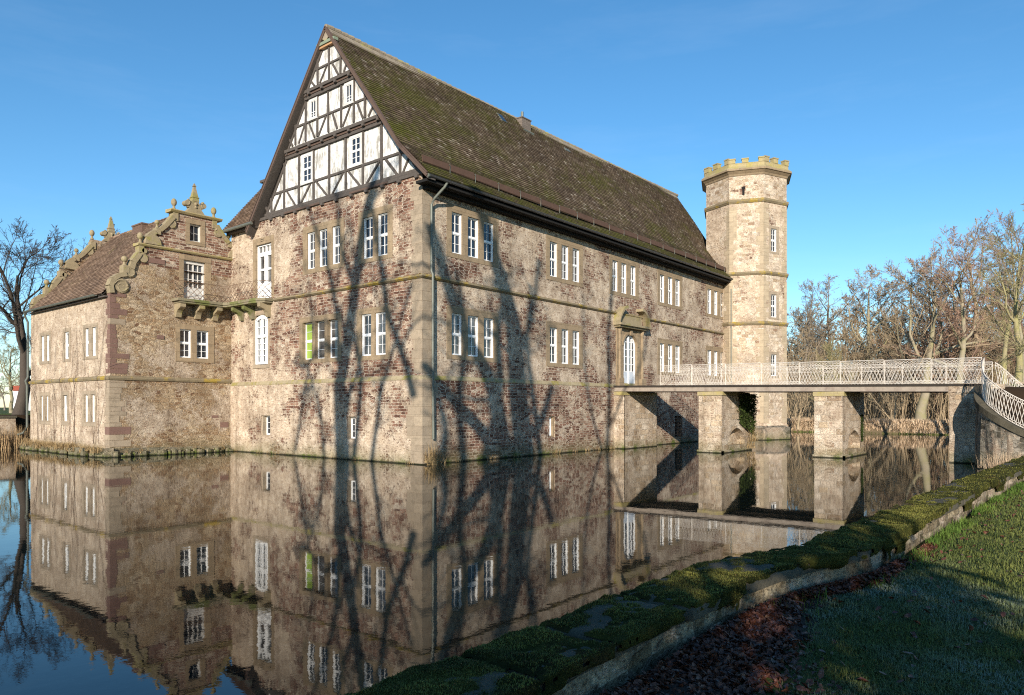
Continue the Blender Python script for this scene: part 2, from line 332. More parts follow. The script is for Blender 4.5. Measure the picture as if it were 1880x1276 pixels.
def plaster_mat():
    N = NT('white_plaster'); ob = N.obj(); st = N.noise(N.map(ob, scale=(1,1,.3)), 3.2, 6, .72); bl = N.noise(N.map(ob, loc=(5,1,2)), .9, 5, .7)
    c = N.mix(N.noise(ob, 2, 4), (.72,.71,.68), (.80,.79,.76)); c = N.mix(N.math('MULTIPLY', N.rng(st, .42, .58), N.rng(bl, .32, .50)), c, (.30,.285,.25))
    c = N.mix(N.rng(N.noise(N.map(ob, scale=(1,1,.6)), 9, 6, .8), .60, .66, 0, .55), c, (.24,.215,.18))
    return N.done(c, .9, N.bump(N.noise(ob, 9, 5, .7), .4, .015), spec=.15)
M['plaster'] = plaster_mat()
M['paint'] = plain('white_paint', (.80,.80,.78), .45, var=.04, nscale=8)
M['paint_old'] = plain('pale_old_paint', (.58,.56,.52), .6, var=.15, dirt=(.3,.27,.22))
M['rail'] = plain('rail_paint', (.62,.57,.50), .55, var=.16, nscale=9, dirt=(.26,.17,.10), dirtamt=.75)
M['iron'] = plain('rusty_iron', (.16,.10,.065), .8, var=.4, nscale=20)
M['zinc'] = plain('zinc_pipe', (.125,.135,.115), .5, .15, var=.2, nscale=4, dirt=(.15,.17,.12))
M['gutter'] = plain('dark_gutter', (.10,.095,.09), .5, .4, var=.3)
M['rust'] = plain('rusty_snow_board', (.085,.048,.032), .85, var=.35, nscale=5, bump=.3)
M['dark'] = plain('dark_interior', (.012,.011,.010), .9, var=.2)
M['beam'] = plain('deck_beam_wood', (.30,.25,.20), .8, var=.35, nscale=4, bump=.4, dirt=(.12,.075,.06), dirtamt=.6)
M['deck'] = plain('deck_edge', (.035,.028,.022), .9, var=.4, nscale=4)
M['panelgrey'] = plain('door_panel_grey', (.52,.56,.60), .5, var=.05)
M['concrete'] = ashlar('wall_coping_stone', (.045,.040,.026), (.13,.112,.078), joints=False, dark=.5, dirt=(.035,.032,.022), bumps=1.0)
def glass_mat(name, tint, curtain=None):
    N = NT(name); ob = N.obj()
    c = N.ramp(N.noise(ob, 1.1, 2), [(.35,tint),(.7,curtain or tuple(x*2.2 for x in tint))])
    return N.done(c, .04, N.bump(N.noise(ob, 1.3, 2), .03, .05), spec=.9)
M['glass'] = glass_mat('window_glass', (.010,.012,.016), (.035,.042,.055))
M['glass_curtain'] = glass_mat('glass_with_curtain', (.025,.025,.026), (.17,.165,.155))
M['glass_green'] = glass_mat('glass_green_blind', (.24,.36,.06), (.34,.46,.10))
# ================================================================ MANOR HOUSE
rnd = random.Random(7)
FL = Frame((0,0,0), (1,0,0), (0,-1,0)); FG = Frame((0,0,0), (0,1,0), (-1,0,0))
house = empty('manor_house', (0,0,0), 'long stone manor house with half timbered gable rising from the moat', 'manor house')

def window(parent, F, lights, z0, z1, sur, sd=.055, jamb=.105, glass='glass', tran=.50, cols=2, rows=(2,2), lining=True, paint='paint', special=None, trim='trim', proud=.012, arch=False, solid=None):
    mb = MB(); e = .0
    su0, su1, sz0, sz1 = sur; n = len(lights); back = -(sd + jamb + .03)
    fbox(mb, F, su0, lights[0][0], z0, z1, back, proud); fbox(mb, F, lights[-1][1], su1, z0, z1, back, proud)
    for a, b in zip(lights, lights[1:]):
        fbox(mb, F, a[1], b[0], z0, z1, back, proud - .003); m_ = (a[1]+b[0])/2
    fbox(mb, F, su0, su1, z1, sz1, back, proud + .004); fbox(mb, F, su0, su1, sz0, z0, back, proud + .008)
    wd = build('window', mb, M[trim], parent)
    for i, (a, b) in enumerate(lights):
        if solid and i in solid: continue
        fr = MB(); t = .042 if lining else .030; ft = .030
        fd = -sd; bk = -(sd + jamb)
        fbox(fr, F, a+.004, a+t, z0+.004, z1-.004, bk, fd); fbox(fr, F, b-t, b-.004, z0+.004, z1-.004, bk, fd)
        fbox(fr, F, a+t, b-t, z1-t, z1-.004, bk, fd-.003); fbox(fr, F, a+t, b-t, z0+.004, z0+t, bk, fd-.003)
        A, B_, Z0, Z1 = a+t, b-t, z0+t, z1-t; zt = Z0 + (Z1-Z0)*tran
        if rows[1]: fbox(fr, F, A, B_, zt-.04, zt+.04, bk, bk+.075)
        zones = [(Z0, zt-.04, rows[0])] + ([(zt+.04, Z1, rows[1])] if rows[1] else [])
        if not rows[1]: zones = [(Z0, Z1, rows[0])]
        for (c0, c1, rr) in zones:
            fbox(fr, F, A, A+ft, c0, c1, bk+.004, bk+.05); fbox(fr, F, B_-ft, B_, c0, c1, bk+.004, bk+.05)
            fbox(fr, F, A+ft, B_-ft, c0, c0+ft, bk+.004, bk+.048); fbox(fr, F, A+ft, B_-ft, c1-ft, c1, bk+.004, bk+.048)
            for k in range(1, cols):
                u = A + (B_-A)*k/cols; fbox(fr, F, u-.011, u+.011, c0+ft, c1-ft, bk+.006, bk+.040)
            for k in range(1, rr):
                z = c0 + (c1-c0)*k/rr; fbox(fr, F, A+ft, B_-ft, z-.010, z+.010, bk+.006, bk+.036)
        fo = build('frame', fr, M[paint], wd)
        g = MB(); fbox(g, F, A, B_, Z0, Z1, bk-.02, bk+.012)
        gm = special[i] if special and i in special else glass
        build('pane', g, M[gm], wd)
    return wd
def hole(lights, z0, z1, m=.04): return (lights[0][0]-m, lights[-1][1]+m, z0-m, z1+m)
def L3(u, w_=.72, gap=.36, n=3): return [(u+i*(w_+gap), u+i*(w_+gap)+w_) for i in range(n)]

# ---- long facade
G = [[(1.82,2.52),(2.90,3.66),(4.02,4.76)], [(9.34,10.04),(10.42,11.10),(11.48,12.18)], [(15.70,16.36),(16.76,17.42),(17.86,18.56)], [(21.74,22.42),(22.90,23.62),(24.0,24.74)], [(29.27,29.97),(30.43,31.12),(31.66,32.34)]]
UZ = (9.52, 11.38); LZ = (4.88, 6.78)
holes = [hole(g, *UZ) for g in G] + [hole(g, *LZ) for g in (G[0], G[1], G[3], G[4])] + [(16.75, 18.75, 3.9, 7.25)]
mb = MB(); wall(mb, FL, 0, 34.4, 3.9, 12.45, holes, depth=.5); wallL = build('wall', mb, M['wall_long'], house)
bh = (9.16, 9.72, .9, 2.02)
mb = MB(); wall(mb, FL, -.07, 34.4, -1.2, 3.74, [bh, (23.8,24.95,.45,1.9)], depth=.4, d=.07)
build('wall', mb, M['base_long'], house)
for i, g in enumerate(G):
    window(house, FL, g, *UZ, (g[0][0]-.33, g[-1][1]+.33, UZ[0]-.22, UZ[1]+.33), special={1:'glass'} )
for i in (0, 1, 3, 4):
    g = G[i]; window(house, FL, g, *LZ, (g[0][0]-.33, g[-1][1]+.33, LZ[0]-.20, LZ[1]+.32), glass='glass_curtain' if i != 1 else 'glass')
window(house, FL, [(9.24,9.62)], .96, 1.96, (9.02,9.86,.75,2.32), cols=2, rows=(3,0), jamb=.1, sd=.12)
mb = MB()                                                       # iron grille at the cellar opening
for k in range(6): fbox(mb, FL, 23.86+k*.2, 23.89+k*.2, .47, 1.88, .0, .03)
for k in range(6): fbox(mb, FL, 23.8, 24.95, .6+k*.22, .63+k*.22, .032, .055)
build('grille', mb, M['iron'], house)
mb = MB(); fbox(mb, FL, 23.82, 24.93, .47, 1.88, -.38, -.36); build('cellar_opening', mb, M['dark'], house)
# ---- gable facade masonry
GA = [(5.74,6.36),(6.75,7.42),(7.77,8.40)]; GB = [(2.27,2.97),(3.30,4.00)]
GAl = [(5.92,6.72),(6.96,7.76),(7.98,8.80)]; GBl = [(2.40,3.14),(3.42,4.13)]
dg = (11.62, 13.14, 8.42, 11.36); ar = (11.97, 13.20, 4.85, 7.5)
holes = [hole(GA,9.48,11.33), hole(GB,9.44,11.36), hole(GAl,4.92,6.80), hole(GBl,4.90,6.85), hole([(dg[0],dg[1])],dg[2],dg[3]), hole([(ar[0],ar[1])],ar[2],ar[3])]
mb = MB(); wall(mb, FG, 0, 15.7, 3.9, 12.78, holes, depth=.5); build('wall', mb, M['wall'], house)
mb = MB(); wall(mb, FG, -.07, 15.7, -1.2, 3.74, [hole([(4.52,5.06)],1.0,2.02), hole([(11.68,12.48)],1.0,2.02)], depth=.5, d=.07)
build('wall', mb, M['base'], house)
window(house, FG, GA, 9.48, 11.33, (5.40,8.78,9.25,11.66)); window(house, FG, GB, 9.44, 11.36, (1.93,4.34,9.24,11.68))
window(house, FG, GAl, 4.92, 6.80, (5.62,9.08,4.72,7.08), sd=.18, jamb=.05, cols=1, lining=False, glass='glass_curtain', special={2:'glass_green'})
window(house, FG, GBl, 4.90, 6.85, (2.10,4.45,4.68,7.12), glass='glass_curtain')
window(house, FG, [(4.52,5.06)], 1.0, 2.02, (4.34,5.24,.80,2.25), cols=2, rows=(3,0), jamb=.06, sd=.14, trim='quoin')
window(house, FG, [(11.70,12.42)], 1.0, 2.02, (11.48,12.64,.80,2.25), cols=2, rows=(3,0), jamb=.05, sd=.20, trim='quoin')
# arched window low in the gable wall
mb = MB(); fbox(mb, FG, 11.80, 11.97, 4.8, 7.62, -.3, .01); fbox(mb, FG, 13.20, 13.40, 4.8, 7.62, -.3, .01); fbox(mb, FG, 11.80, 13.40, 4.62, 4.80, -.3, .05)
fbox(mb, FG, 11.97, 13.20, 7.52, 7.62, -.3, .006)
wd = build('window', mb, M['quoin'], house)
fr = MB(); a, b = 11.98, 13.19; fd, bk = -.0, -.14
def arcpts(a, b, z, rise, n=9): return [(a+(b-a)*k/n, z + rise*(1-((2*k/n-1)**2))) for k in range(n+1)]
ap = arcpts(a, b, 7.30, .20)
fpoly(fr, FG, [(a,7.30)] + ap[1:-1] + [(b,7.30),(b-.12,7.22)] + [(p[0],p[1]-.14) for p in arcpts(a+.12,b-.12,7.30,.17)[::-1][1:-1]] + [(a+.12,7.22)], bk, fd)
fbox(fr, FG, a, a+.12, 4.84, 7.29, bk, fd); fbox(fr, FG, b-.12, b, 4.84, 7.29, bk, fd); fbox(fr, FG, a+.12, b-.12, 4.84, 4.97, bk, fd-.003)
fbox(fr, FG, a+.12, b-.12, 6.28, 6.44, bk, fd-.003); m_ = (a+b)/2; fbox(fr, FG, m_-.05, m_+.05, 4.97, 6.28, bk, -.02); fbox(fr, FG, m_-.05, m_+.05, 6.44, 7.36, bk, -.02)
for z in (5.3, 5.63, 5.96, 6.86):
    for q in ((a+.12, m_-.05), (m_+.05, b-.12)): fbox(fr, FG, q[0], q[1], z-.015, z+.015, bk, -.05)
for q in ((a+.12+m_-.05)/2, (m_+.05+b-.12)/2):
    fbox(fr, FG, q-.013, q+.013, 4.97, 6.28, bk, -.06); fbox(fr, FG, q-.013, q+.013, 6.44, 7.34, bk, -.06)
build('frame', fr, M['paint'], wd)
g = MB(); fbox(g, FG, a+.05, b-.05, 4.9, 7.4, -.17, -.12); build('pane', g, M['glass'], wd)
# balcony door in the gable wall
def glazed_door(parent, F, u0, u1, z0, z1, sur, sd=.1, top=.34, panel=.75, paint='paint', cols=4, rows=3, name='door', glass='glass_curtain', simple=False):
    mb = MB(); bk = -(sd+.14)
    fbox(mb, F, sur[0], u0, z0-.05, z1, bk, .015); fbox(mb, F, u1, sur[1], z0-.05, z1, bk, .015); fbox(mb, F, sur[0], sur[1], z1, sur[2], bk, .02)
    build('door_surround', mb, M['trim'], parent)
    d = MB(); D0, D1 = bk, -sd
    fbox(d, F, u0+.004, u0+.07, z0, z1-.004, D0, D1); fbox(d, F, u1-.07, u1-.004, z0, z1-.004, D0, D1); fbox(d, F, u0+.07, u1-.07, z1-.08, z1-.004, D0, D1-.003)
    zt = z1-.08-top; fbox(d, F, u0+.07, u1-.07, zt-.09, zt, D0, D1-.003)
    A, B_ = u0+.07, u1-.07; m = (A+B_)/2
    if simple:
        for k in (1, 2, 3): u = A+(B_-A)*k/4; w2 = .05 if k == 2 else .018; fbox(d, F, u-w2, u+w2, zt, z1-.08, D0+.01, D1-.05)
        for (p, q) in ((A, m-.02), (m+.02, B_)):
            s = .11; fbox(d, F, p, p+s, z0, zt-.09, D0+.01, D1-.03); fbox(d, F, q-s, q, z0, zt-.09, D0+.01, D1-.03)
            for zz in (z0, z0+panel, z0+panel+.78, zt-.09-s): fbox(d, F, p+s, q-s, zz, zz+s+(.1 if zz == z0 else 0), D0+.01, D1-.033)
            fbox(d, F, p+s, q-s, z0+s+.1, z0+panel, D0+.01, D1-.06)
        fbox(d, F, m-.025, m+.025, z0, zt-.09, D0+.01, D1-.01)
    else:
        for k in range(cols+1):
            u = A+(B_-A)*k/cols; w2 = .02 if k not in (0, 2, cols) else .04
            fbox(d, F, max(A, u-w2), min(B_, u+w2), z0+panel, z1-.08, D0+.01, D1-.05)
        zz = z0+panel
        for k in range(rows+1): z = z0+panel+(z1-.08-z0-panel)*k/rows; fbox(d, F, A, B_, z-.018, z+.018, D0+.012, D1-.053)
        fbox(d, F, A, B_, z0, z0+panel, D0+.01, D1-.06)
    dr = build(name, d, M[paint], parent)
    g = MB(); fbox(g, F, A, B_, z0+.1, z1-.05, D0-.005, D0+.03); build('pane', g, M[glass], dr)
    return dr
glazed_door(house, FG, dg[0], dg[1], dg[2], dg[3], (11.38,13.42,11.72), simple=True, glass='glass_curtain')
mb = MB()
for z in (11.50, 11.60): fbox(mb, FG, 12.3, 12.62, z, z+.03, .018, .024)
build('vent_slot', mb, M['dark'], house)

M['chamfer'] = ashlar('chamfer_stone', (.27,.225,.14), (.37,.31,.20), moss=.38, mosscol=(.17,.145,.04), dark=.5, block=(1.0,.6))
# ---- string courses and plinth chamfer
def ledge_pts(F, u0, u1, prof, mb, miter0=0, miter1=0):
    """prof: [(d,z)] outline; miter = how far the ends run out per unit of d"""
    a = [F.p(u0 - miter0*d, z, d) for d, z in prof]; b = [F.p(u1 + miter1*d, z, d) for d, z in prof]; mb.prism(a, b)
mb = MB(); pr_ = [(-.05,8.12),(.05,8.12),(.14,8.19),(.14,8.25),(-.05,8.34)]
ledge_pts(FL, 0, 33.2, pr_, mb, 1, 0); ledge_pts(FG, 0, 11.30, pr_, mb, 1, 0); build('string_course', mb, M['ledge'], house)
mb = MB(); pr_ = [(-.05,3.70),(.082,3.70),(.085,3.75),(-.05,3.99)]
ledge_pts(FL, 0, 33.2, pr_, mb, 1, 0); ledge_pts(FG, 0, 15.7, pr_, mb, 1, 0); build('plinth_ledge', mb, M['chamfer'], house)
# ---- quoins of the near corner
mb = MB(); z = 3.99; k = 0
while z < 12.3:
    h = min(rnd.uniform(.38, .62), 12.42-z)
    if z < 8.12 < z+h: h = 8.12-z
    if 8.1 < z < 8.34: z = 8.345; continue
    a, b = (.72, .58) if k % 2 else (.58, .74); a += rnd.uniform(-.06,.06)
    mb.box(-.012-.003*(k%2), b, -.012-.002*(k%2), .02, z, z+h-.004); mb.box(-.012-.003*(k%2), .02, .0201, a, z, z+h-.004); z += h; k += 1
build('quoin', mb, M['quoin'], house); mb = MB()
z = .05
while z < 3.6:
    h = min(rnd.uniform(.4,.6), 3.71-z); b = rnd.uniform(.55,.95); a = rnd.uniform(.55,.95)
    mb.box(-.085, b, -.085, -.05, z, z+h-.004); mb.box(-.085, -.05, -.0499, a, z, z+h-.004); z += h
build('quoin', mb, M['quoin'], house)
mb = MB()
for k in range(9): z = 4.2+k*.9; mb.box(32.0, 32.6, -.012, .02, z if z < 8 else z+.2, z+.4 if z < 8 else z+.6)
# ---- rear and end walls, floors (keep light out)
mb = MB(); mb.box(.3, 34.2, 12.6, 13.0, -1, 12.4); mb.box(34.3, 34.6, 0, 13, -1, 12.4); mb.box(.3, 34.2, .6, 12.6, 12.2, 12.4); mb.box(.55, 13, 12.4, 15.65, 12.2, 12.45)
mb.box(12.6, 13.0, 12.9, 26.9, -1, 12.4)
build('rear_wall', mb, M['side'], house)

# ---- timber framed gable
def yR(z): return 1.0-(14.0-z)*1.143 if z < 14 else 1.0+(z-14.0)*.755
def yL(z): return 6.25+(20.92-z)*.752
def gpoly(z0, z1, ins):
    p = [(yR(z0)+ins, z0)]
    if z0 < 14 < z1: p.append((yR(14)+ins, 14))
    p += [(yR(z1)+ins, z1), (yL(z1)-ins, z1), (yL(z0)-ins, z0)]
    return p
tiers = [(12.78, 15.62, 0.0), (15.62, 18.12, .15), (18.12, 20.15, .30)]
mb = MB()
for (a, b, d) in tiers: fpoly(mb, FG, gpoly(a, b, .06), d-.4, d-.03)
panel = build('gable_plaster', mb, M['plaster'], house)
mb = MB()
def T(a, b, w_=.15, d=0.0, pr=.03, dd=0): fbar(mb, FG, (a[0]+rnd.uniform(-.025,.025), a[1]), (b[0]+rnd.uniform(-.025,.025), b[1]), w_*rnd.uniform(.72,.95), d-.10, d+pr+dd)
# floor beams
for (z, d, h) in ((12.86,0,.17),):
    T((yR(z)+.1, z), (yL(z)-.1, z), h, d, .05)
# roof line rafters of the gable
for (a, b, d) in tiers:
    if a < 14:
        T((yR(a)+.20, a), (yR(14)+.20, 14), .15, d, .021); T((yR(14)+.20, 14), (yR(b)+.20, b), .15, d, .022)
    else: T((yR(a)+.19, a), (yR(b)+.19, b), .14, d, .022)
    T((yL(a)-.19, a), (yL(b)-.19, b), .15, d, .022)
# tier A
zr = 13.86
T((yR(zr)+.2, zr), (yL(zr)-.2, zr), .14, 0, .032)
for u in (11.62, 10.43, 7.87, 6.60, 5.30, 4.02, 2.69, 1.42):
    top = min(15.45, 21.1-(u-6.25)/.741-.15 if u > 6.25 else 14+(u-1)/.739-.1 if u > 1 else 14)
    T((u, 12.93), (u, top), .15, 0, .036)
T((9.12, 12.93), (9.12, 15.45), .15, 0, .036)
for a, b in [((12.22,13.38),(11.82,12.9)),((10.75,13.79),(11.45,12.92)),((10.19,13.79),(9.45,12.92)),((8.15,13.79),(9.0,12.92)),((7.66,13.79),(6.77,12.92)),((5.52,13.79),(6.37,12.92)),((5.08,13.79),(4.21,12.92)),((2.84,13.79),(3.78,12.92)),((2.43,13.79),(1.60,12.92)),((.88,13.5),(1.26,12.92)),((1.22,14.0),(.35,12.92))]: T(a, b, .13, 0, .026)
# tier B
zr = 16.85; d = .15
T((yR(zr)+.2, zr), (yL(zr)-.2, zr), .13, d, .032)
for u in (9.19, 8.33, 7.32, 6.47, 5.44, 4.50, 3.66):
    top = min(18.0, 21.1-(u-6.25)/.741-.15 if u > 6.25 else 14+(u-1)/.739-.15); T((u, 15.95), (u, top), .13, d, .036)
for a, b in [((9.74,16.4),(9.44,15.95)),((8.43,16.79),(8.93,15.95)),((8.07,16.79),(7.58,15.95)),((6.63,16.79),(7.24,15.95)),((6.10,16.79),(5.74,15.95)),((4.76,16.79),(5.35,15.95)),((4.27,16.79),(3.84,15.95)),((3.07,16.36),(3.42,15.95))]: T(a, b, .12, d, .026)
# tier C
zr = 19.18; d = .30
T((yR(zr)+.2, zr), (yL(zr)-.2, zr), .12, d, .032)
for u in (7.10, 6.19, 5.29):
    top = min(20.1, 21.1-(u-6.25)/.741-.12 if u > 6.25 else 14+(u-1)/.739-.12); T((u, 18.42), (u, top), .12, d, .036)
for a, b in [((7.65,18.75),(7.37,18.42)),((6.36,19.12),(6.94,18.42)),((5.97,19.12),(5.49,18.42)),((4.85,18.75),(5.07,18.42))]: T(a, b, .11, d, .026)
build('timber_frame', mb, M['timber'], house)
# jetties: moulded beams and joist ends
mb = MB(); mo = MB()
for (z0, dlow, dup) in ((15.50, 0, .15), (18.02, .15, .30)):
    a, b = yR(z0)+.12, yL(z0)-.12
    fbox(mb, FG, a, b, z0-.06, z0+.09, dlow-.05, dlow+.09); fbox(mo, FG, a+.03, b-.03, z0+.095, z0+.20, dlow-.05, dlow+.13)
    fbox(mb, FG, a+.08, b-.08, z0+.205, z0+.36, dlow-.05, dup+.06)
    u = a+.4
    while u < b-.3: fbox(mb, FG, u, u+.15, z0+.085, z0+.21, dlow-.05, dup+.09); u += 1.05
fbox(mb, FG, -.3, 12.95, 12.62, 12.775, -.3, .07)
u = .2
while u < 12.6: fbox(mb, FG, u, u+.2, 12.50, 12.625, -.3, .13); u += 1.13
build('jetty_beam', mb, M['timber'], house)
fbox(mo, FG, 7.3, 10.3, 12.60, 12.70, .075, .10); fbox(mo, FG, 2.2, 4.9, 12.64, 12.73, .075, .10)
build('jetty_moulding', mo, M['timber_brown'], house)
# windows of the timber gable
def twindow(u0, u1, z0, z1, d, cols=2, rows=(2,2), tran=.5):
    F2 = Frame(FG.p(0,0,d), FG.t, FG.n); mb = MB()
    b = .13; fbox(mb, F2, u0-b, u0, z0-b*.6, z1+b, -.1, .03); fbox(mb, F2, u1, u1+b, z0-b*.6, z1+b, -.1, .03)
    fbox(mb, F2, u0, u1, z1, z1+b, -.1, .028); fbox(mb, F2, u0-b-.04, u1+b+.04, z0-b*.6-.06, z0-b*.6, -.1, .06); fbox(mb, F2, u0, u1, z0-b*.6, z0, -.1, .03)
    wd = build('window', mb, M['paint_old'], house)
    fr = MB(); t = .038 if rows[1] else .025; bk = -.08
    fbox(fr, F2, u0+.003, u0+t, z0+.003, z1-.003, bk, .01); fbox(fr, F2, u1-t, u1-.003, z0+.003, z1-.003, bk, .01); fbox(fr, F2, u0+t, u1-t, z0+.003, z0+t, bk, .008); fbox(fr, F2, u0+t, u1-t, z1-t, z1-.003, bk, .008)
    zt = z0+(z1-z0)*tran
    if rows[1]: fbox(fr, F2, u0+t, u1-t, zt-.05, zt+.05, bk, .006)
    for k in range(1, cols): u = u0+(u1-u0)*k/cols; fbox(fr, F2, u-(.022 if rows[1] else .012), u+(.022 if rows[1] else .012), z0+t, z1-t, bk, .004)
    zs = [z0+(zt-z0)*k/rows[0] for k in range(1, rows[0])] + ([zt+(z1-zt)*k/rows[1] for k in range(1, rows[1])] if rows[1] else [])
    for z in zs: fbox(fr, F2, u0+t, u1-t, z-.011, z+.011, bk, -.01)
    build('frame', fr, M['paint'], wd)
    g = MB(); fbox(g, F2, u0+t*.5, u1-t*.5, z0+t*.5, z1-t*.5, -.06, -.03); build('pane', g, M['glass'], wd)
twindow(8.02, 8.72, 13.96, 15.24, .02); twindow(4.17, 4.83, 14.02, 15.26, .02)
twindow(7.44, 7.86, 16.98, 17.78, .17, rows=(3,0)); twindow(4.62, 5.04, 16.98, 17.80, .17, rows=(3,0))
# cap boarding under the apex
mb = MB(); fpoly(mb, FG, [(yR(20.15)+.05,20.15),(6.25,20.72),(yL(20.15)-.05,20.15)], .2, .40); build('gable_boarding', mb, M['timber_brown'], house)
mb = MB(); fbox(mb, FG, 5.55, 6.95, 20.10, 20.24, .25, .50); build('gable_beam', mb, M['timber_green'], house)
mb = MB(); fbox(mb, FG, 5.65, 6.85, 19.99, 20.095, .25, .44); build('gable_plank', mb, M['timber_orange'], house)

# ---- roof
def tile_patch(left, right, S, row=.19, col=.20, lift=.045, seed=0, sag=.05, row0=0):
    """left(s), right(s): points of the two ends at slope distance s"""
    rs = np.random.RandomState(seed); V = []; Fq = []; UV = []; nr = int(S/row); base = 0
    for i in range(nr):
        s0, s1 = i*row, (i+1)*row*1.0
        a0, b0, a1, b1 = [np.array(p, float) for p in (left(s0), right(s0), left(s1), right(s1))]
        n = np.cross(b0-a0, a1-a0); n /= np.linalg.norm(n)
        if n[2] < 0: n = -n
        L = np.linalg.norm(b0-a0); nc = max(1, int(L/col)); off = .5*(i % 2)
        t = np.clip((np.arange(nc+2)-off)/nc, 0, 1); k = len(t)-1
        t0, t1 = t[:-1, None], t[1:, None]; ok = (t1-t0)[:, 0] > 1e-4; t0, t1 = t0[ok], t1[ok]; k = len(t0)
        j = rs.rand(k, 1); wv = sag*np.sin(t0*L*.35+seed+i*.05)*np.sin(i*.13+seed); wv1 = sag*np.sin(t1*L*.35+seed+i*.05)*np.sin(i*.13+seed)
        l1 = n*(lift+.014*j+wv); l2 = n*(lift+.014*rs.rand(k,1)+wv1)
        dn = (a0-a1)/np.linalg.norm(a1-a0)*(.010*(rs.rand(k,1)-.5)+.01)
        p0 = a0+(b0-a0)*t0; p1 = a0+(b0-a0)*t1; q0 = a1+(b1-a1)*t0; q1 = a1+(b1-a1)*t1
        vv = np.stack([p0+l1+dn, p1+l2+dn, q1+n*(.003+wv1), q0+n*(.003+wv), p0-n*.03+dn+n*wv, p1-n*.03+dn+n*wv1], 1).reshape(-1, 3)
        V.append(vv); b = base + np.arange(k)*6
        Fq.append(np.stack([b, b+1, b+2, b+3], 1)); Fq.append(np.stack([b+4, b+5, b+1, b], 1))
        cu = np.arange(k)+.0 + (i%2)*.0; r_ = float(i+row0)
        u0 = np.stack([np.stack([cu+.02, np.full(k, r_+.02)], 1), np.stack([cu+.98, np.full(k, r_+.02)], 1), np.stack([cu+.98, np.full(k, r_+.98)], 1), np.stack([cu+.02, np.full(k, r_+.98)], 1)], 1)
        u1 = np.stack([np.stack([cu+.02, np.full(k, r_+.01)], 1), np.stack([cu+.98, np.full(k, r_+.01)], 1), np.stack([cu+.98, np.full(k, r_+.05)], 1), np.stack([cu+.02, np.full(k, r_+.05)], 1)], 1)
        UV.append(u0.reshape(-1, 2)); UV.append(u1.reshape(-1, 2)); base += 6*k
    return np.concatenate(V), np.concatenate(Fq), np.concatenate(UV)
def tile_obj(name, patches, mat, parent):
    V, Fq, UV = [], [], []; b = 0
    for p in patches:
        v, f, u = p; V.append(v); Fq.append(f+b); UV.append(u); b += len(v)
    me = np_mesh(name, np.concatenate(V), np.concatenate(Fq), loop_uv=np.concatenate(UV)); return link(name, me, mat, parent)
P0, P1, P2 = (-.80, 12.40), (1.0, 14.13), (6.25, 20.93)
l1 = math.hypot(P1[0]-P0[0], P1[1]-P0[1]); l2 = math.hypot(P2[0]-P1[0], P2[1]-P1[1]); SL = l1+l2
def prof(s):
    if s < l1: k = s/l1; y, z = P0[0]+(P1[0]-P0[0])*k, P0[1]+(P1[1]-P0[1])*k
    else: k = (s-l1)/l2; y, z = P1[0]+(P2[0]-P1[0])*k, P1[1]+(P2[1]-P1[1])*k
    return y, z
def Lp(s): y, z = prof(s); return (-.47, y, z)
def Rp(s): y, z = prof(s); return (33.55+3.1*s/SL, y, z+.25*s/SL)
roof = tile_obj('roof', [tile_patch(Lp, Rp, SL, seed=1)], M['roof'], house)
NL = math.hypot(7.2, 9.4)
def Ln(s): k = s/NL; return (-.47, 13.35-7.1*k, 12.1+8.83*k)
def Rn(s): k = s/NL; return (36.6, 13.35-7.1*k, 12.1+8.83*k+.25*k)
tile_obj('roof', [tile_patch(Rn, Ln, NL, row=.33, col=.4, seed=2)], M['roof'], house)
mb = MB()                                                      # closing far end of the roof, and the underlay
mb.add([Rp(0), Rp(l1), Rp(SL), (36.6,13.3,12.1), (34.6,13.3,12.0), (34.4,0,12.3)], [(0,1,2,3,4,5)])
mb.add([(-.44,-.74,12.30),(33.5,-.74,12.30),(33.7,1.0,14.0),(-.44,1.0,14.0),(36.5,6.25,21.01),(-.44,6.25,20.76),(36.5,13.2,12.0),(-.44,13.2,12.0)], [(0,1,2,3),(3,2,4,5),(5,4,6,7)])
build('roof_underlay', mb, M['timber'], house)
# ridge
mb = MB(); x = -.47; rr = random.Random(3)
while x < 36.5:
    z0 = 20.96+.25*(x/36.6)+rr.uniform(-.012,.012)-.10*math.sin(math.pi*min(1,max(0,x/36.6)))
    mb.tube([(x, 6.25, z0-.02), (x+.43, 6.25, z0+.01)], [.115,.135], 10); x += .41
build('ridge', mb, M['ridge'], roof)
mb = MB()
mb.prism([(-.47,5.93,20.43),(-.47,6.25,20.76),(-.47,6.57,20.43),(-.47,6.25,20.2)], [(36.55,5.93,20.69),(36.55,6.25,21.01),(36.55,6.57,20.69),(36.55,6.25,20.4)])
mb.prism([(-.47,5.96,20.57),(-.47,6.25,20.98),(-.47,6.27,20.91),(-.47,6.0,20.5)], [(36.55,5.96,20.82),(36.55,6.25,21.21),(36.55,6.27,21.16),(36.55,6.0,20.76)])
build('ridge_mortar', mb, M['ridge'], roof)
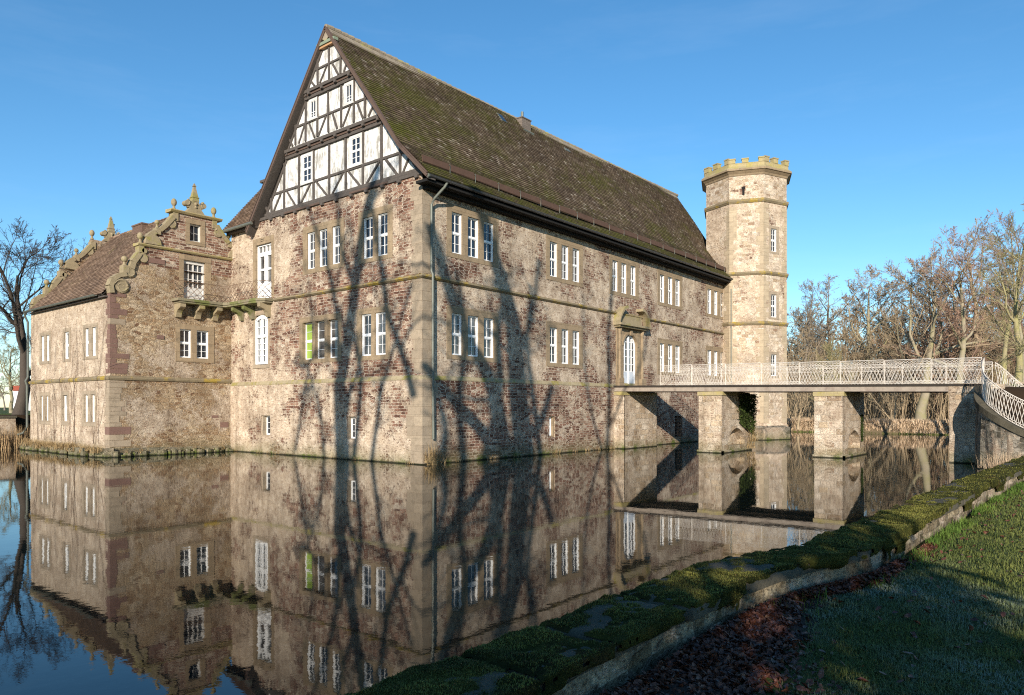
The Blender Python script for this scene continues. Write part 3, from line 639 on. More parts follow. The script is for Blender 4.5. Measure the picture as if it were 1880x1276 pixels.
# verge boards
mb = MB(); Fv = Frame((-.48,0,0), (0,1,0), (-1,0,0))
for a, b in (((P0[0]+.02,P0[1]-.10),(P1[0]+.02,P1[1]-.13)), ((P1[0]+.02,P1[1]-.13),(P2[0],P2[1]-.12)), ((13.3,12.02),(6.25,20.80))): fbar(mb, Fv, a, b, .13, -.03, .03)
build('verge_board', mb, M['timber_brown'], roof)
mb = MB()
for a, b in (((P0[0],P0[1]+.02),(P1[0],P1[1]+.0)), ((P1[0],P1[1]+.0),(P2[0],P2[1]+.01)), ((13.38,12.12),(6.25,20.93))): fbar(mb, Fv, a, b, .045, -.10, .045)
build('verge_tiles', mb, M['timber_brown'], roof)
mb = MB()                                                      # underside of the overhanging verge
for a, b in ((P0,P1),(P1,P2),((13.3,12.1),(6.25,20.91))):
    mb.prism([(-.47,a[0],a[1]-.22),(-.47,a[0],a[1]-.05),(.0,a[0],a[1]-.05),(.0,a[0],a[1]-.22)], [(-.47,b[0],b[1]-.22),(-.47,b[0],b[1]-.05),(.0,b[0],b[1]-.05),(.0,b[0],b[1]-.22)])
build('verge_soffit', mb, M['timber'], roof)
# eaves: soffit, rafter feet, gutter
mb = MB(); mb.box(-.4, 33.2, -.70, -.012, 12.10, 12.22); mb.box(.0, 33.2, -.32, -.012, 11.96, 12.098); build('eaves_soffit', mb, M['dark'], house)  # soffit, plus a near-black strip standing for the shade below it
mb = MB(); n = 9; g0, g1 = [], []
for k in range(n+1):
    a = math.pi*k/n; g0.append((-.44, -.80-.085*math.cos(a), 12.34-.085*math.sin(a))); g1.append((33.3, -.80-.085*math.cos(a), 12.36-.085*math.sin(a)))
for k in range(n): mb.add([g0[k], g1[k], g1[k+1], g0[k+1]], [(0,1,2,3)])
mb.tube([(-.44,-.885,12.345),(33.3,-.885,12.365)], .014, 6)
gut = build('gutter', mb, M['gutter'], house)
mb = MB(); mb.tube([(-.46,-.80,12.30),(-.38,-.80,12.30)], .09, 10); build('gutter_end', mb, M['zinc'], gut)
def downpipe(parent, pts, r=.055, mat='zinc', clips=()):
    mb = MB(); mb.tube(pts, r, 10)
    for (c) in clips: mb.lathe(c, [(r+.012,-.03),(r+.012,.03)], 10)
    return build('downpipe', mb, M[mat], parent)
downpipe(house, [(.72,-.79,12.26),(.66,-.70,12.08),(.46,-.28,11.62),(.40,-.15,11.35),(.40,-.15,8.45),(.42,-.22,8.3),(.42,-.22,3.9),(.45,-.22,1.1)], .058, 'zinc', [(.40,-.15,10.2),(.40,-.15,8.9),(.42,-.22,6.4),(.42,-.22,4.4),(.435,-.22,2.6)])
downpipe(house, [(32.95,-.80,12.3),(32.3,-.75,11.9),(31.95,-.72,11.6),(31.95,-.72,4.2)], .055, 'zinc')
# snow boards with brackets
Fs = Vector((1,0,0)); sdir = Vector((0, P1[0]-P0[0], P1[1]-P0[1])).normalized(); sn = Vector((0,-sdir.z,sdir.y))
bp = Vector((0,P0[0],P0[1])) + sdir*.78; x = -.3; rr = random.Random(5); sg = None; mb = MB(); bk_ = MB()
while x < 32.6:
    L = 1.62; o = bp + sn*.10 + Vector((x,0,rr.uniform(-.02,.02))); p = []
    for (du, dn_) in ((0,0),(.0,.03),(.26,.12),(.26,.09)): p.append((du, dn_))
    a = [tuple(o + sdir*du*.25 + Vector((0,-.02,1))*du*.8 + sn*dn_) for du, dn_ in ((0,0),(0,.04),(.30,.04),(.30,0))]
    b = [tuple(Vector(q)+Vector((L,0,rr.uniform(-.02,.02)))) for q in a]; mb.prism(a, b)
    q = bp + Vector((x+L+.03,0,0)); bk_.tube([q+sn*.05-sdir*.12, q+sn*.17, q+sn*.17+Vector((0,0,.24)), q+sdir*.32+sn*.05], .016, 5)
    x += L+.06
sg = build('snow_guard', mb, M['rust'], roof); build('snow_guard_bracket', bk_, M['zinc'], roof)
# chimney, skylight, vent on the main roof
ch = empty('chimney', (14.2,6.25,21)); ch.parent = house
mb = MB(); mb.box(13.95, 14.85, 5.55, 6.2, 19.4, 20.84); mb.box(13.91, 14.89, 5.51, 6.24, 20.84, 20.90); build('stack', mb, ashlar('chimney_stone', (.12,.10,.085), (.24,.20,.17), block=(.3,.12)), ch)
mb = MB(); mb.tube([(14.4,5.9,20.85),(14.4,5.9,21.4)], .09, 10); build('flue', mb, M['zinc'], ch)
mb = MB(); mb.box(13.9, 14.95, 5.35, 5.56, 19.75, 20.05); build('flashing', mb, M['zinc'], ch)
def on_roof(x, s, dx, ds, dn0, dn1, name, mat, parent):
    y, z = prof(s); d2 = Vector((0, P2[0]-P1[0], P2[1]-P1[1])).normalized(); n2 = Vector((0,-d2.z,d2.y)); o = Vector((x,y,z+.05)); X_ = Vector((1,0,0)); mb = MB()
    a = [o+n2*dn1, o+X_*dx+n2*dn1, o+X_*dx+d2*ds+n2*dn1, o+d2*ds+n2*dn1]; b = [q-n2*(dn1-dn0) for q in a]; mb.prism([tuple(q) for q in b], [tuple(q) for q in a])
    return build(name, mb, M[mat], parent)
sk = on_roof(11.6, SL-1.55, .5, .75, 0, .12, 'skylight', 'zinc', roof); on_roof(11.66, SL-1.5, .38, .62, .12, .135, 'skylight_pane', 'glass', sk)
on_roof(18.6, SL-1.3, .55, .30, 0, .08, 'roof_vent', 'zinc', roof)
# lead apron beside the tower
mb = MB(); mb.prism([(33.0,-.75,12.45),(34.0,-.75,12.45),(34.0,-.75,12.75),(33.0,-.75,12.70)], [(34.1,2.6,16.0),(35.1,2.6,16.0),(35.1,2.6,16.25),(34.1,2.6,16.25)]); build('lead_flashing', mb, M['zinc'], house)

# ---- entrance with broken pediment
mb = MB(); cx_ = 17.70
FLd = FL
jz0, jz1 = 3.80, 7.20
for (a, b) in ((15.98,16.22),(19.2,19.44)): pass
fbox(mb, FL, 16.10, 16.86, 3.8, 7.35, -.35, .10); fbox(mb, FL, 18.54, 19.30, 3.8, 7.35, -.35, .10)
# arch head
rr_ = .86; cxa = 17.70; zc = 6.28
outer = [(16.86,7.35),(16.86,zc)] + [(cxa-rr_*math.cos(math.pi*k/14)*.965, zc+rr_*math.sin(math.pi*k/14)*.85) for k in range(15)] + [(18.54,zc),(18.54,7.35)]
for k in range(14):
    a0, a1 = math.pi*k/14, math.pi*(k+1)/14
    p = (cxa-.84*math.cos(a0), zc+.74*math.sin(a0)); q = (cxa-.84*math.cos(a1), zc+.74*math.sin(a1)); fpoly(mb, FL, [p, q, (q[0], 7.35), (p[0], 7.35)], -.35, .06)
ds = build('door_surround', mb, M['trim'], house)
mb = MB()
for k in range(14):
    a0, a1 = math.pi*k/14, math.pi*(k+1)/14
    P_ = lambda r, a: (cxa-r*math.cos(a), zc+r*.88*math.sin(a))
    fpoly(mb, FL, [P_(.86,a0), P_(.86,a1), P_(1.02,a1), P_(1.02,a0)], .06, .13)
fbox(mb, FL, 17.58, 17.82, 6.96, 7.30, .06, .20)
for u in (16.32, 19.08):
    for (z0, z1, r0, r1) in ((3.86,4.30,.15,.15),(4.30,6.95,.105,.09),(6.95,7.35,.10,.16)):
        mb.prism([FL.p(u+r0*math.cos(a), z0, .14+r0*math.sin(a)) for a in [math.pi*2*k/8 for k in range(8)]], [FL.p(u+r1*math.cos(a), z1-.004, .14+r1*math.sin(a)) for a in [math.pi*2*k/8 for k in range(8)]])
fbox(mb, FL, 16.04, 16.60, 3.80, 4.28, .10, .30); fbox(mb, FL, 18.80, 19.36, 3.80, 4.28, .10, .30)
build('door_column', mb, M['trim'], ds)
mb = MB(); fbox(mb, FL, 15.95, 19.50, 7.36, 7.47, -.02, .40); fbox(mb, FL, 15.82, 19.63, 7.47, 7.60, -.02, .55); fbox(mb, FL, 16.35, 19.1, 7.60, 8.30, -.02, .10)
def ped(sgn):
    u = (lambda t: cxa + sgn*t); out = []; inn = []
    for k in range(9):
        t = 1.9 - 1.02*(k/8)**1.3; z = 7.60 + .98*math.sin(k/8*math.pi/2); out.append((u(t), z+.12)); inn.append((u(t-.02), z-.05 if k else 7.6))
    for k in range(8): fpoly(mb, FL, [inn[k], inn[k+1], out[k+1], out[k]] if sgn > 0 else [out[k], out[k+1], inn[k+1], inn[k]], .0, .50)
ped(-1); ped(1)
build('pediment', mb, M['carved'], ds)
d = MB(); u0, u1 = 16.87, 18.53; bk, fd = -.13, -.05; z0, z1 = 3.82, 6.28
fbox(d, FL, u0, u0+.09, z0, z1, bk, fd); fbox(d, FL, u1-.09, u1, z0, z1, bk, fd); fbox(d, FL, cxa-.07, cxa+.07, z0, 6.98, bk, fd+.02)
for k in range(14):
    a0, a1 = math.pi*k/14, math.pi*(k+1)/14; P_ = lambda r, a: (cxa-r*math.cos(a), zc+r*.875*math.sin(a))
    fpoly(d, FL, [P_(.73,a0), P_(.73,a1), P_(.835,a1), P_(.835,a0)], bk, fd)
for s in (-1, 1):
    u = cxa + s*.41; fbox(d, FL, u-.03, u+.03, 4.72, 6.28+.56, bk+.01, fd-.02)
    for k in range(5): z = 4.72 + .46*k; fbox(d, FL, *(sorted((cxa+s*.07, cxa+s*.75))), z-.022, z+.022, bk+.012, fd-.03)
door = build('door', d, M['paint'], house)
d = MB()
for s in (-1, 1): fbox(d, FL, *(sorted((cxa+s*.07, cxa+s*.74))), z0, 4.70, bk+.01, fd-.04); fbox(d, FL, *(sorted((cxa+s*.16, cxa+s*.64))), z0+.12, 4.58, fd-.04, fd-.025)
build('door_panel', d, M['panelgrey'], door)
g = MB(); fpoly(g, FL, [(u0+.03, 4.6),(u1-.03,4.6),(u1-.03,6.4)] + [(cxa+.78*math.cos(a), zc+.68*math.sin(a)) for a in [math.pi*k/10 for k in range(1,10)]] + [(u0+.03,6.4)], -.15, -.115); build('pane', g, M['glass'], door)

# ---- annex roof behind the gable
aL = lambda s: (-.45+3.3*s/5.0, 12.7, 12.5+3.75*s/5.0); aR = lambda s: (-.45+3.3*s/5.0, 15.95+.5*s/5.0, 12.5+3.75*s/5.0)
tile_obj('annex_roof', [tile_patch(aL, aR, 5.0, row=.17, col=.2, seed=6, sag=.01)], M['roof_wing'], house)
mb = MB(); mb.add([(-.45,15.95,12.45),(2.85,16.45,16.25),(6,16.6,12.4)], [(0,1,2)]); mb.box(2.35, 3.5, 14.4, 16.6, 16.05, 16.2); mb.box(-.3, .2, 12.9, 15.69, 12.3, 12.5)
build('annex_eaves', mb, M['timber'], house)
mb = MB(); mb.tube([(-.50,12.75,12.46),(-.50,15.95,12.44)], .085, 10); build('gutter', mb, M['zinc'], house)
downpipe(house, [(-.52,15.85,12.38),(-.62,16.0,12.1),(-.60,16.15,11.6)], .06, 'gutter')

# ---- corner balcony
bal = MB(); zb, zt = 8.06, 8.30; outl = [(-3.45,15.69),(-3.45,14.92),(-.95,14.92),(-.80,14.75),(-.80,12.1),(-.5,11.45),(-.01,11.45),(-.01,15.69)]
bal.prism([(x,y,zb+.10) for x,y in outl], [(x,y,zt) for x,y in outl])
inl = [(x*(.96) if x < -.1 else x, y+.06 if y < 15 else y) for x,y in outl]; bal.prism([(x,y,zb) for x,y in inl], [(x,y,zb+.098) for x,y in inl])
balc = build('balcony', bal, M['mossy'], house)
def bracket(F, u, proj, w_=.30, zt_=8.055, h=.72):
    mb = MB(); pts = [(0,zt_),(proj,zt_),(proj,zt_-.20),(proj*.82,zt_-.28),(proj*.55,zt_-.34),(proj*.36,zt_-.48),(proj*.24,zt_-h),(0,zt_-h)]
    mb.prism([F.p(u-w_/2, z, d) for d, z in pts], [F.p(u+w_/2, z, d) for d, z in pts]); return mb
FW = Frame((0,15.7,0), (1,0,0), (0,-1,0))
for u in (-3.12, -2.05, -1.05): build('bracket', bracket(FW, u, .66), M['carved'], balc)
for u in (14.45, 13.35, 11.80): build('bracket', bracket(FG, u, .66, .26), M['mossy'] if u > 12 else M['carved'], balc)
mb = MB(); path = [(-3.40,15.6),(-3.40,14.97),(-.88,14.97),(-.74,14.7),(-.74,12.1),(-.46,11.5),(-.05,11.5)]
def along(path, step):
    out = []; carry = 0.0
    for (x0,y0),(x1,y1) in zip(path, path[1:]):
        L = math.hypot(x1-x0,y1-y0); n = max(1, round(L/step))
        for k in range(n): out.append((x0+(x1-x0)*k/n, y0+(y1-y0)*k/n))
    out.append(path[-1]); return out
ps = along(path, .17); zb, zt = 8.34, 9.22
mb.tube([(x,y,zt) for x,y in path], .014, 5); mb.tube([(x,y,zb+.02) for x,y in path], .012, 5)
rowsn = 5
for i in range(len(ps)-1):
    for r_ in range(rowsn):
        z0 = zb+.02+(zt-zb-.02)*r_/rowsn; z1 = zb+.02+(zt-zb-.02)*(r_+1)/rowsn
        a, b = ps[i], ps[i+1]
        if (i+r_) % 2: mb.tube([(*a,z0),(*b,z1)], .013, 4, False)
        else: mb.tube([(*b,z0),(*a,z1)], .013, 4, False)
build('railing', mb, M['iron'], balc)
# ================================================================ WING
wing = empty('manor_wing', (-2.2,21,0), 'lower stone wing with scrolled stepped gable and ball finials', 'building wing')
FS = Frame((-6.52,0,0), (0,1,0), (-1,0,0))
wh = [(-2.98,-2.35),(-2.05,-1.36)]
mb = MB()
wall(mb, FW, -6.52, 0, 4.05, 8.3, [hole(wh,5.19,6.73)], depth=.5); wall(mb, FW, -6.54, 0, -1, 3.90, [], d=.03)
fpoly(mb, FW, [(-6.52,8.3),(-5.0,8.3),(-5.0,10.86),(-5.12,10.3),(-5.5,9.7),(-5.75,9.2),(-6.2,9.0),(-6.5,8.7)], -.45, 0)
wall(mb, FW, -5.0, 0, 8.3, 9.35, [hole([(-2.77,-1.56)],8.42,9.31)], depth=.4)
wall(mb, FW, -5.0, -2.81, 9.35, 9.9, []); wall(mb, FW, -1.52, 0, 9.35, 9.9, [])
build('wall', mb, M['wing'], wing)
mb = MB(); wall(mb, FW, -5.0, 0, 9.9, 10.88, [(-2.81,-1.52,9.9,10.54)], depth=.4, d=.004)
wall(mb, FW, -3.3, -.9, 11.0, 12.98, [hole([(-2.44,-1.80)],11.58,12.53)], depth=.4)
fpoly(mb, FW, [(-4.9,11.0),(-3.3,11.0),(-3.3,12.7),(-3.6,12.2),(-4.1,11.85),(-4.7,11.4)], -.45, 0)
fpoly(mb, FW, [(-.9,11.0),(.6,11.0),(.3,11.4),(-.15,11.75),(-.6,12.1),(-.9,12.7)], -.45, 0)
fbox(mb, FW, -4.98, 2.0, 8.3, 10.87, -.60, -.47); fbox(mb, FW, -3.29, -.91, 11.0, 12.97, -.60, -.47)
build('wall', mb, M['wing_red'], wing)
window(wing, FW, wh, 5.19, 6.73, (-3.22,-1.04,4.96,6.98), sd=.06, jamb=.10, glass='glass', proud=.03, tran=.52, rows=(2,1))
window(wing, FW, [(-2.44,-1.80)], 11.58, 12.53, (-2.66,-1.56,11.38,12.80), rows=(2,0), sd=.08, jamb=.12, paint='paint_old', proud=.03)
glazed_door(wing, FW, -2.77, -1.56, 8.42, 10.50, (-3.02,-1.22,10.78), panel=.62, top=.0, paint='paint_old', glass='glass')
mb = MB(); pr_ = [(-.05,3.88),(.10,3.88),(.14,3.98),(.10,4.04),(-.05,4.12)]
ledge_pts(FW, -6.52, 0, pr_, mb, 1, 0); ledge_pts(FS, 15.7, 26.93, pr_, mb, 1, 0); build('string_course', mb, M['ledge'], wing)
mb = MB(); pr_ = [(-.5,10.86),(.10,10.86),(.16,10.93),(.16,10.98),(-.5,11.02)]; ledge_pts(FW, -5.2, .6, pr_, mb)
pr_ = [(-.5,12.96),(.10,12.96),(.18,13.05),(.18,13.10),(-.5,13.14)]; ledge_pts(FW, -3.52, -.62, pr_, mb); build('gable_cornice', mb, M['cornice'], wing)
# side wall
U = [[(17.38,17.90),(18.32,18.86)], [(21.02,21.66)], [(23.90,24.42),(24.72,25.24)]]; UL = [[(17.50,17.98),(18.40,18.88)], [(21.18,21.84)], [(24.0,24.48),(24.86,25.32)]]
mb = MB(); wall(mb, FS, 15.7, 26.93, 4.05, 8.32, [hole(g,5.17,6.65) for g in U], depth=.5); wall(mb, FS, 15.67, 26.93, -1, 3.90, [hole(g,1.72,3.16) for g in UL], depth=.5, d=.03)
build('wall', mb, M['side'], wing)
for k, g in enumerate(U): window(wing, FS, g, 5.17, 6.65, (g[0][0]-.24, g[-1][1]+.24, 5.0, 6.86), sd=.05, jamb=.10, cols=1, rows=(1,1), glass='glass_curtain', proud=.02, trim='quoin')
for k, g in enumerate(UL): window(wing, FS, g, 1.72, 3.16, (g[0][0]-.24, g[-1][1]+.24, 1.5, 3.36), sd=.06, jamb=.10, cols=1, rows=(1,1), glass='glass' if k == 0 else 'glass_curtain', proud=.045, trim='quoin')
mb = MB(); mb.box(-6.5, 2.2, 26.4, 26.92, -1, 8.4); mb.box(-6.3, 12.8, 16.3, 16.5, -1, 8.2); mb.box(2.0, 2.3, 15.75, 26.9, -1, 8.4); build('rear_wall', mb, M['side'], wing)
# red and tan quoins
mb = MB(); m2 = MB(); z = 4.2; rr = random.Random(11); k = 0
while z < 8.2:
    h = rr.uniform(.17,.30); a = rr.choice((.3,.36,.5,.85))*rr.uniform(.85,1.1); b = rr.choice((.25,.35,.5))
    t_ = mb if rr.random() < .8 else m2
    t_.box(-6.535, -6.52+a, 15.685, 15.72, z, z+h); t_.box(-6.535, -6.50, 15.7201, 15.7+b, z, z+h); z += h+.018; k += 1
z = .5
while z < 3.8:
    h = rr.uniform(.22,.42); h = min(h, 3.86-z); a = rr.uniform(.4,1.0); b = rr.uniform(.35,.6); t_ = m2 if rr.random() < .75 else mb
    t_.box(-6.57, -6.52+a, 15.655, 15.70, z, z+h-.015); t_.box(-6.57, -6.53, 15.7001, 15.7+b, z, z+h-.015); z += h
build_each('quoin', mb, M['quoin_red'], wing); build_each('quoin', m2, M['quoin'], wing)
mb = MB()
for (x, z, w_, h) in ((-4.75,10.05,.95,.26),(-4.2,6.1,.35,.2),(-.7,1.35,.5,.3),(-1.2,1.9,.4,.14)): fbox(mb, FW, x, x+w_, z, z+h, .0, .045)
build('block_stone', mb, M['quoin_red'], wing)
# carved scrolls and finials
def volute(mb, F, c, r0, turns=1.6, start=0, sgn=1, d=(-.12,.10), t=.085):
    pts = []; n = int(14*turns)
    for k in range(n+1):
        a = start+sgn*2*math.pi*turns*k/n; r = r0*(1-.78*k/n); pts.append(F.p(c[0]+r*math.cos(a), c[1]+r*math.sin(a), (d[0]+d[1])/2+.03))
    mb.tube(pts, [t*(1-.35*k/n) for k in range(n+1)], 6)
    fpoly(mb, F, [(c[0]+r0*.9*math.cos(2*math.pi*k/12), c[1]+r0*.9*math.sin(2*math.pi*k/12)) for k in range(12)], -.3, d[1]-.02)
def sweep(mb, F, pts, w_, d0=-.38, d1=.12):
    for k in range(len(pts)-1):
        w0 = w_[k] if isinstance(w_, list) else w_; fbar(mb, F, pts[k], pts[k+1], w0, d0-.001*k, d1+.002*k)
def ball(mb, c, r, neck=.3, egg=1.0):
    mb.lathe(c, [(r*.75,0),(r*.75,.05),(r*.45,.10),(r*.45,.10+neck*.3)] + [(max(.02, r*math.sin(math.pi*k/8)), .10+neck*.3+r*egg*(1-math.cos(math.pi*k/8))) for k in range(1,9)], 12)
def gable_ornament(F, parent, ymid, full=True):
    mb = MB(); X_ = lambda u: u
    sides = (1, -1) if not full else (1, -1)
    for s in sides:
        Q = (lambda u: u) if s == 1 else (lambda u: -4.24-u)       # mirror about the gable axis -2.12
        if s == -1:
            class F2: pass
            f = Frame(F.o + F.t*(-4.24), -F.t, F.n)
        else: f = F
        volute(mb, f, (-5.98,8.62), .36, 1.5, math.pi*.9, -1, t=.11)
        sweep(mb, f, [(-6.45,8.25),(-6.50,8.6),(-6.38,8.95),(-6.1,9.18),(-5.75,9.28)], .22)
        volute(mb, f, (-5.55,9.42), .24, 1.2, math.pi*1.2, 1, t=.09)
        fbox(mb, f, -5.92, -5.62, 9.35, 9.72, -.38, .10); ball(mb, f.p(-5.77, 9.72, -.14), .16)
        sweep(mb, f, [(-5.50,9.60),(-5.42,9.95),(-5.25,10.2),(-5.10,10.45)], .26)
        volute(mb, f, (-4.90,10.22), .24, 1.4, math.pi, -1, t=.08); volute(mb, f, (-4.86,10.62), .15, 1.1, math.pi, 1, t=.07)
        fbox(mb, f, -5.14, -4.88, 10.5, 10.86, -.38, .08); ball(mb, f.p(-5.0, 11.0, -.12), .15, .3, 1.3)
        # upper tier
        fpoly(mb, f, [(-4.75+.42*math.cos(a)+.32, 11.02+.52*math.sin(a)) for a in [math.pi*k/8 for k in range(9)]], -.3, .13)
        sweep(mb, f, [(-4.72,11.3),(-4.5,11.55),(-4.28,11.72)], .24); fbox(mb, f, -4.26, -4.02, 11.6, 11.95, -.38, .08); ball(mb, f.p(-4.14, 11.95, -.12), .13)
        sweep(mb, f, [(-4.05,11.85),(-3.78,12.12),(-3.52,12.45),(-3.34,12.7)], .22); volute(mb, f, (-3.42,12.28), .24, 1.4, math.pi*.8, -1, t=.09)
        fbox(mb, f, -3.36, -3.08, 12.5, 12.955, -.38, .06); ball(mb, f.p(-3.24, 13.12, -.12), .15, .3, 1.4)
    # central obelisk with side curls
    f = F; c = -2.12
    fpoly(mb, f, [(c-.52,13.13),(c+.52,13.13),(c+.34,13.35),(c+.26,13.62),(c+.16,13.78),(c-.16,13.78),(c-.26,13.62),(c-.34,13.35)], -.28, .06)
    for s in (-1, 1): volute(mb, f, (c+s*.46,13.62), .16, .9, math.pi/2, s, t=.09); sweep(mb, f, [(c+s*.22,13.45),(c+s*.40,13.48)], .14, -.22, .04)
    ball(mb, f.p(c, 13.42, .06), .09, .05)
    def sq(r, z): return [f.p(c-r,z,-.11-r), f.p(c+r,z,-.11-r), f.p(c+r,z,-.11+r), f.p(c-r,z,-.11+r)]
    mb.prism(sq(.19,13.78), sq(.17,13.98)); mb.prism(sq(.20,13.982), sq(.20,14.02)); mb.prism(sq(.16,14.022), sq(.055,14.62)); mb.prism(sq(.09,14.622), sq(.06,14.68)); mb.prism(sq(.06,14.681), sq(.02,14.80))
    return build('gable_ornament', mb, M['carved'], parent)
gable_ornament(FW, wing, 0)
FR = Frame((0,26.55,0), (1,0,0), (0,-1,0)); gable_ornament(FR, wing, 0)
mb = MB(); fpoly(mb, FR, [(-6.5,8.3),(2.2,8.3),(1.5,9.2),(.8,10.8),(.8,11.0),(-.9,12.6),(-.9,13.1),(-3.3,13.1),(-3.3,12.6),(-4.1,11.85),(-4.9,11.2),(-5.1,10.8),(-5.1,10.3),(-5.75,9.2),(-6.2,9.0)], -.4, 0); build('wall', mb, M['wing'], wing)
# wing roof
WS = math.hypot(4.63, 5.10); wl_ = lambda s: (-6.80+4.63*s/WS, 15.95, 8.22+5.10*s/WS); wr_ = lambda s: (-6.80+4.63*s/WS, 26.5, 8.22+5.10*s/WS)
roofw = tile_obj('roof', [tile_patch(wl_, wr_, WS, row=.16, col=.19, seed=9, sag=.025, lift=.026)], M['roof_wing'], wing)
wl2 = lambda s: (2.46-4.63*s/WS, 15.95, 8.22+5.10*s/WS); wr2 = lambda s: (2.46-4.63*s/WS, 26.5, 8.22+5.10*s/WS)
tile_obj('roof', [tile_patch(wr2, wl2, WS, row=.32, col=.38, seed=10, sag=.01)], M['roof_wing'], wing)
mb = MB(); mb.add([(-6.75,15.95,8.15),(-6.75,26.5,8.15),(-2.17,26.5,13.26),(-2.17,15.95,13.26),(2.4,26.5,8.15),(2.4,15.95,8.15)], [(0,1,2,3),(3,2,4,5)]); mb.box(-6.7,-6.45,15.9,26.6,8.05,8.12); build('roof_underlay', mb, M['timber'], roofw)
mb = MB(); y = 15.95
while y < 26.4: mb.tube([(-2.17,y,13.30),(-2.17,y+.4,13.33)], [.10,.12], 8); y += .38
build('ridge', mb, M['roof_wing'], roofw)
mb = MB(); y0, y1 = 16.6, 26.9
for k in range(8):
    a, b = math.pi*k/8, math.pi*(k+1)/8; q = lambda t, y: (-6.86-.075*math.cos(t), y, 8.20-.075*math.sin(t)); mb.add([q(a,y0),q(a,y1),q(b,y1),q(b,y0)], [(0,1,2,3)])
mb.tube([(-6.935,y0,8.205),(-6.935,y1,8.205)], .016, 6); build('gutter', mb, M['zinc'], wing)
downpipe(wing, [(-6.86,26.93,8.15),(-6.80,27.0,7.9),(-6.66,27.02,7.6),(-6.66,27.02,4.3),(-6.78,27.02,4.05),(-6.70,27.02,3.8),(-6.70,27.02,1.3),(-6.85,27.25,.95),(-7.0,27.6,.85)], .06, 'zinc')
ch = empty('chimney', (-2.17,21.7,13)); ch.parent = wing
ch.matrix_parent_inverse = Matrix.Translation(-Vector(wing.location))
mb = MB(); mb.box(-2.60,-1.75,21.1,22.4,12.6,13.34); mb.box(-2.64,-1.71,21.06,22.44,13.34,13.43); build('stack', mb, ashlar('chimney_brick', (.10,.065,.05), (.20,.13,.10), block=(.24,.08)), ch)
# climbing twigs on the side wall
mb = MB(); rr = random.Random(21)
for k in range(24):
    y = rr.uniform(15.9, 26.6); z = .6; pts = []
    ang = rr.uniform(-.25,.25); n = rr.randint(8, 20)
    for i in range(n):
        pts.append((-6.565, y, z)); ang += rr.uniform(-.35,.35); ang *= .9; y += .3*math.sin(ang); z += .38*math.cos(ang)
        if z > 8.0: break
        if 3.8 < z < 4.15: pts.append((-6.68, y, 3.9)); pts.append((-6.68, y, 4.1)); z = 4.2
    if len(pts) > 3: mb.tube(pts, .007, 3, False)
ivy = build('climbing_stem', mb, M['timber_brown'], wing)

# ================================================================ TOWER
tower = empty('stair_tower', (35.15,-.6,0), 'tall pale octagonal stone tower with battlements beside the manor house', 'tower')
TC = (35.15,-.6); TR = 3.27
def octv(r, k): a = math.pi*k/4; return (TC[0]+r*math.cos(a), TC[1]+r*math.sin(a))
def oct_ring(mb, r0, z0, r1, z1):
    mb.prism([(*octv(r0,k), z0) for k in range(8)], [(*octv(r1,k), z1) for k in range(8)], True)
TF = []
for k in range(8):
    a = Vector((*octv(TR,k),0)); b = Vector((*octv(TR,k+1),0)); t = (b-a).normalized(); n = Vector((t.y,-t.x,0)); TF.append((Frame(a, t, n), (b-a).length))
mb = MB()
FWn = TF[5][0]; wins = [(14.45,16.2),(9.4,11.15),(4.9,6.55)]
for k, (f, L) in enumerate(TF):
    hs = [hole([(.80,1.42)], a, b) for a, b in wins] if k == 5 else []
    wall(mb, f, 0, L, -1, 20.4, hs, depth=.5)
build('wall', mb, M['tower'], tower)
for a, b in wins: window(tower, FWn, [(.80,1.42)], a, b, (.58,1.64,a-.16,b+.20), sd=.06, jamb=.12, glass='glass', trim='quoin')
mb = MB()
for z, zz in ((8.86,9.04),(12.68,12.86),(18.22,18.42)): oct_ring(mb, TR+.16, z+.04, TR+.16, zz); oct_ring(mb, TR+.06, z-.08, TR+.15, z+.039)
build('string_course', mb, M['ledge'], tower)
mb = MB(); oct_ring(mb, TR+.05, 20.25, TR+.12, 20.40); oct_ring(mb, TR+.14, 20.402, TR+.34, 20.58); oct_ring(mb, TR+.40, 20.582, TR+.40, 20.72); build('cornice', mb, M['trim'], tower)
mb = MB(); oct_ring(mb, TR+.39, 20.722, TR+.16, 20.92)
for k in range(8):
    a = Vector((*octv(TR+.14,k),0)); b = Vector((*octv(TR+.14,k+1),0)); t = (b-a).normalized(); n = Vector((t.y,-t.x,0)); f = Frame(a, t, n); L = (b-a).length
    fbox(mb, f, 0.0, L, 20.90, 21.20, -.30, -.003*k)
    for (u0, u1) in ((-.02,.50),(.98,1.46),(L-.42,L-.001)):
        fbox(mb, f, max(u0,0.0), u1, 21.2, 21.50+.04*math.sin(k*3+u0*5), -.34, .035-.003*k)
        fbox(mb, f, max(u0-.03,0.0), u1+.03, 21.50+.04*math.sin(k*3+u0*5), 21.58+.04*math.sin(k*3+u0*5), -.38, .075-.003*k)
build('battlement', mb, M['cornice'], tower)
mb = MB(); mb.prism([(*octv(TR,k), 20.9) for k in range(8)], [(*octv(TR,k), 20.95) for k in range(8)]); build('tower_roof', mb, M['dark'], tower)
mb = MB(); rr = random.Random(2)
for k in (4, 5, 6):                                                 # tan corner stones
    fa, La = TF[(k-1) % 8]; fb, Lb = TF[k % 8]; z = 1.3; mb = MB()
    while z < 18:
        h = rr.uniform(.26,.42); wa = rr.choice((.28,.55)); wb = .83-wa
        if not any(z < q < z+h+.1 for q in (8.86,12.68,18.22)) :
            fbox(mb, fa, La-wa, La, z, z+h-.012, -.02, .012); fbox(mb, fb, 0, wb, z, z+h-.012, -.02, .015)
        z += h
    build('quoin', mb, M['quoin_pale'], tower)
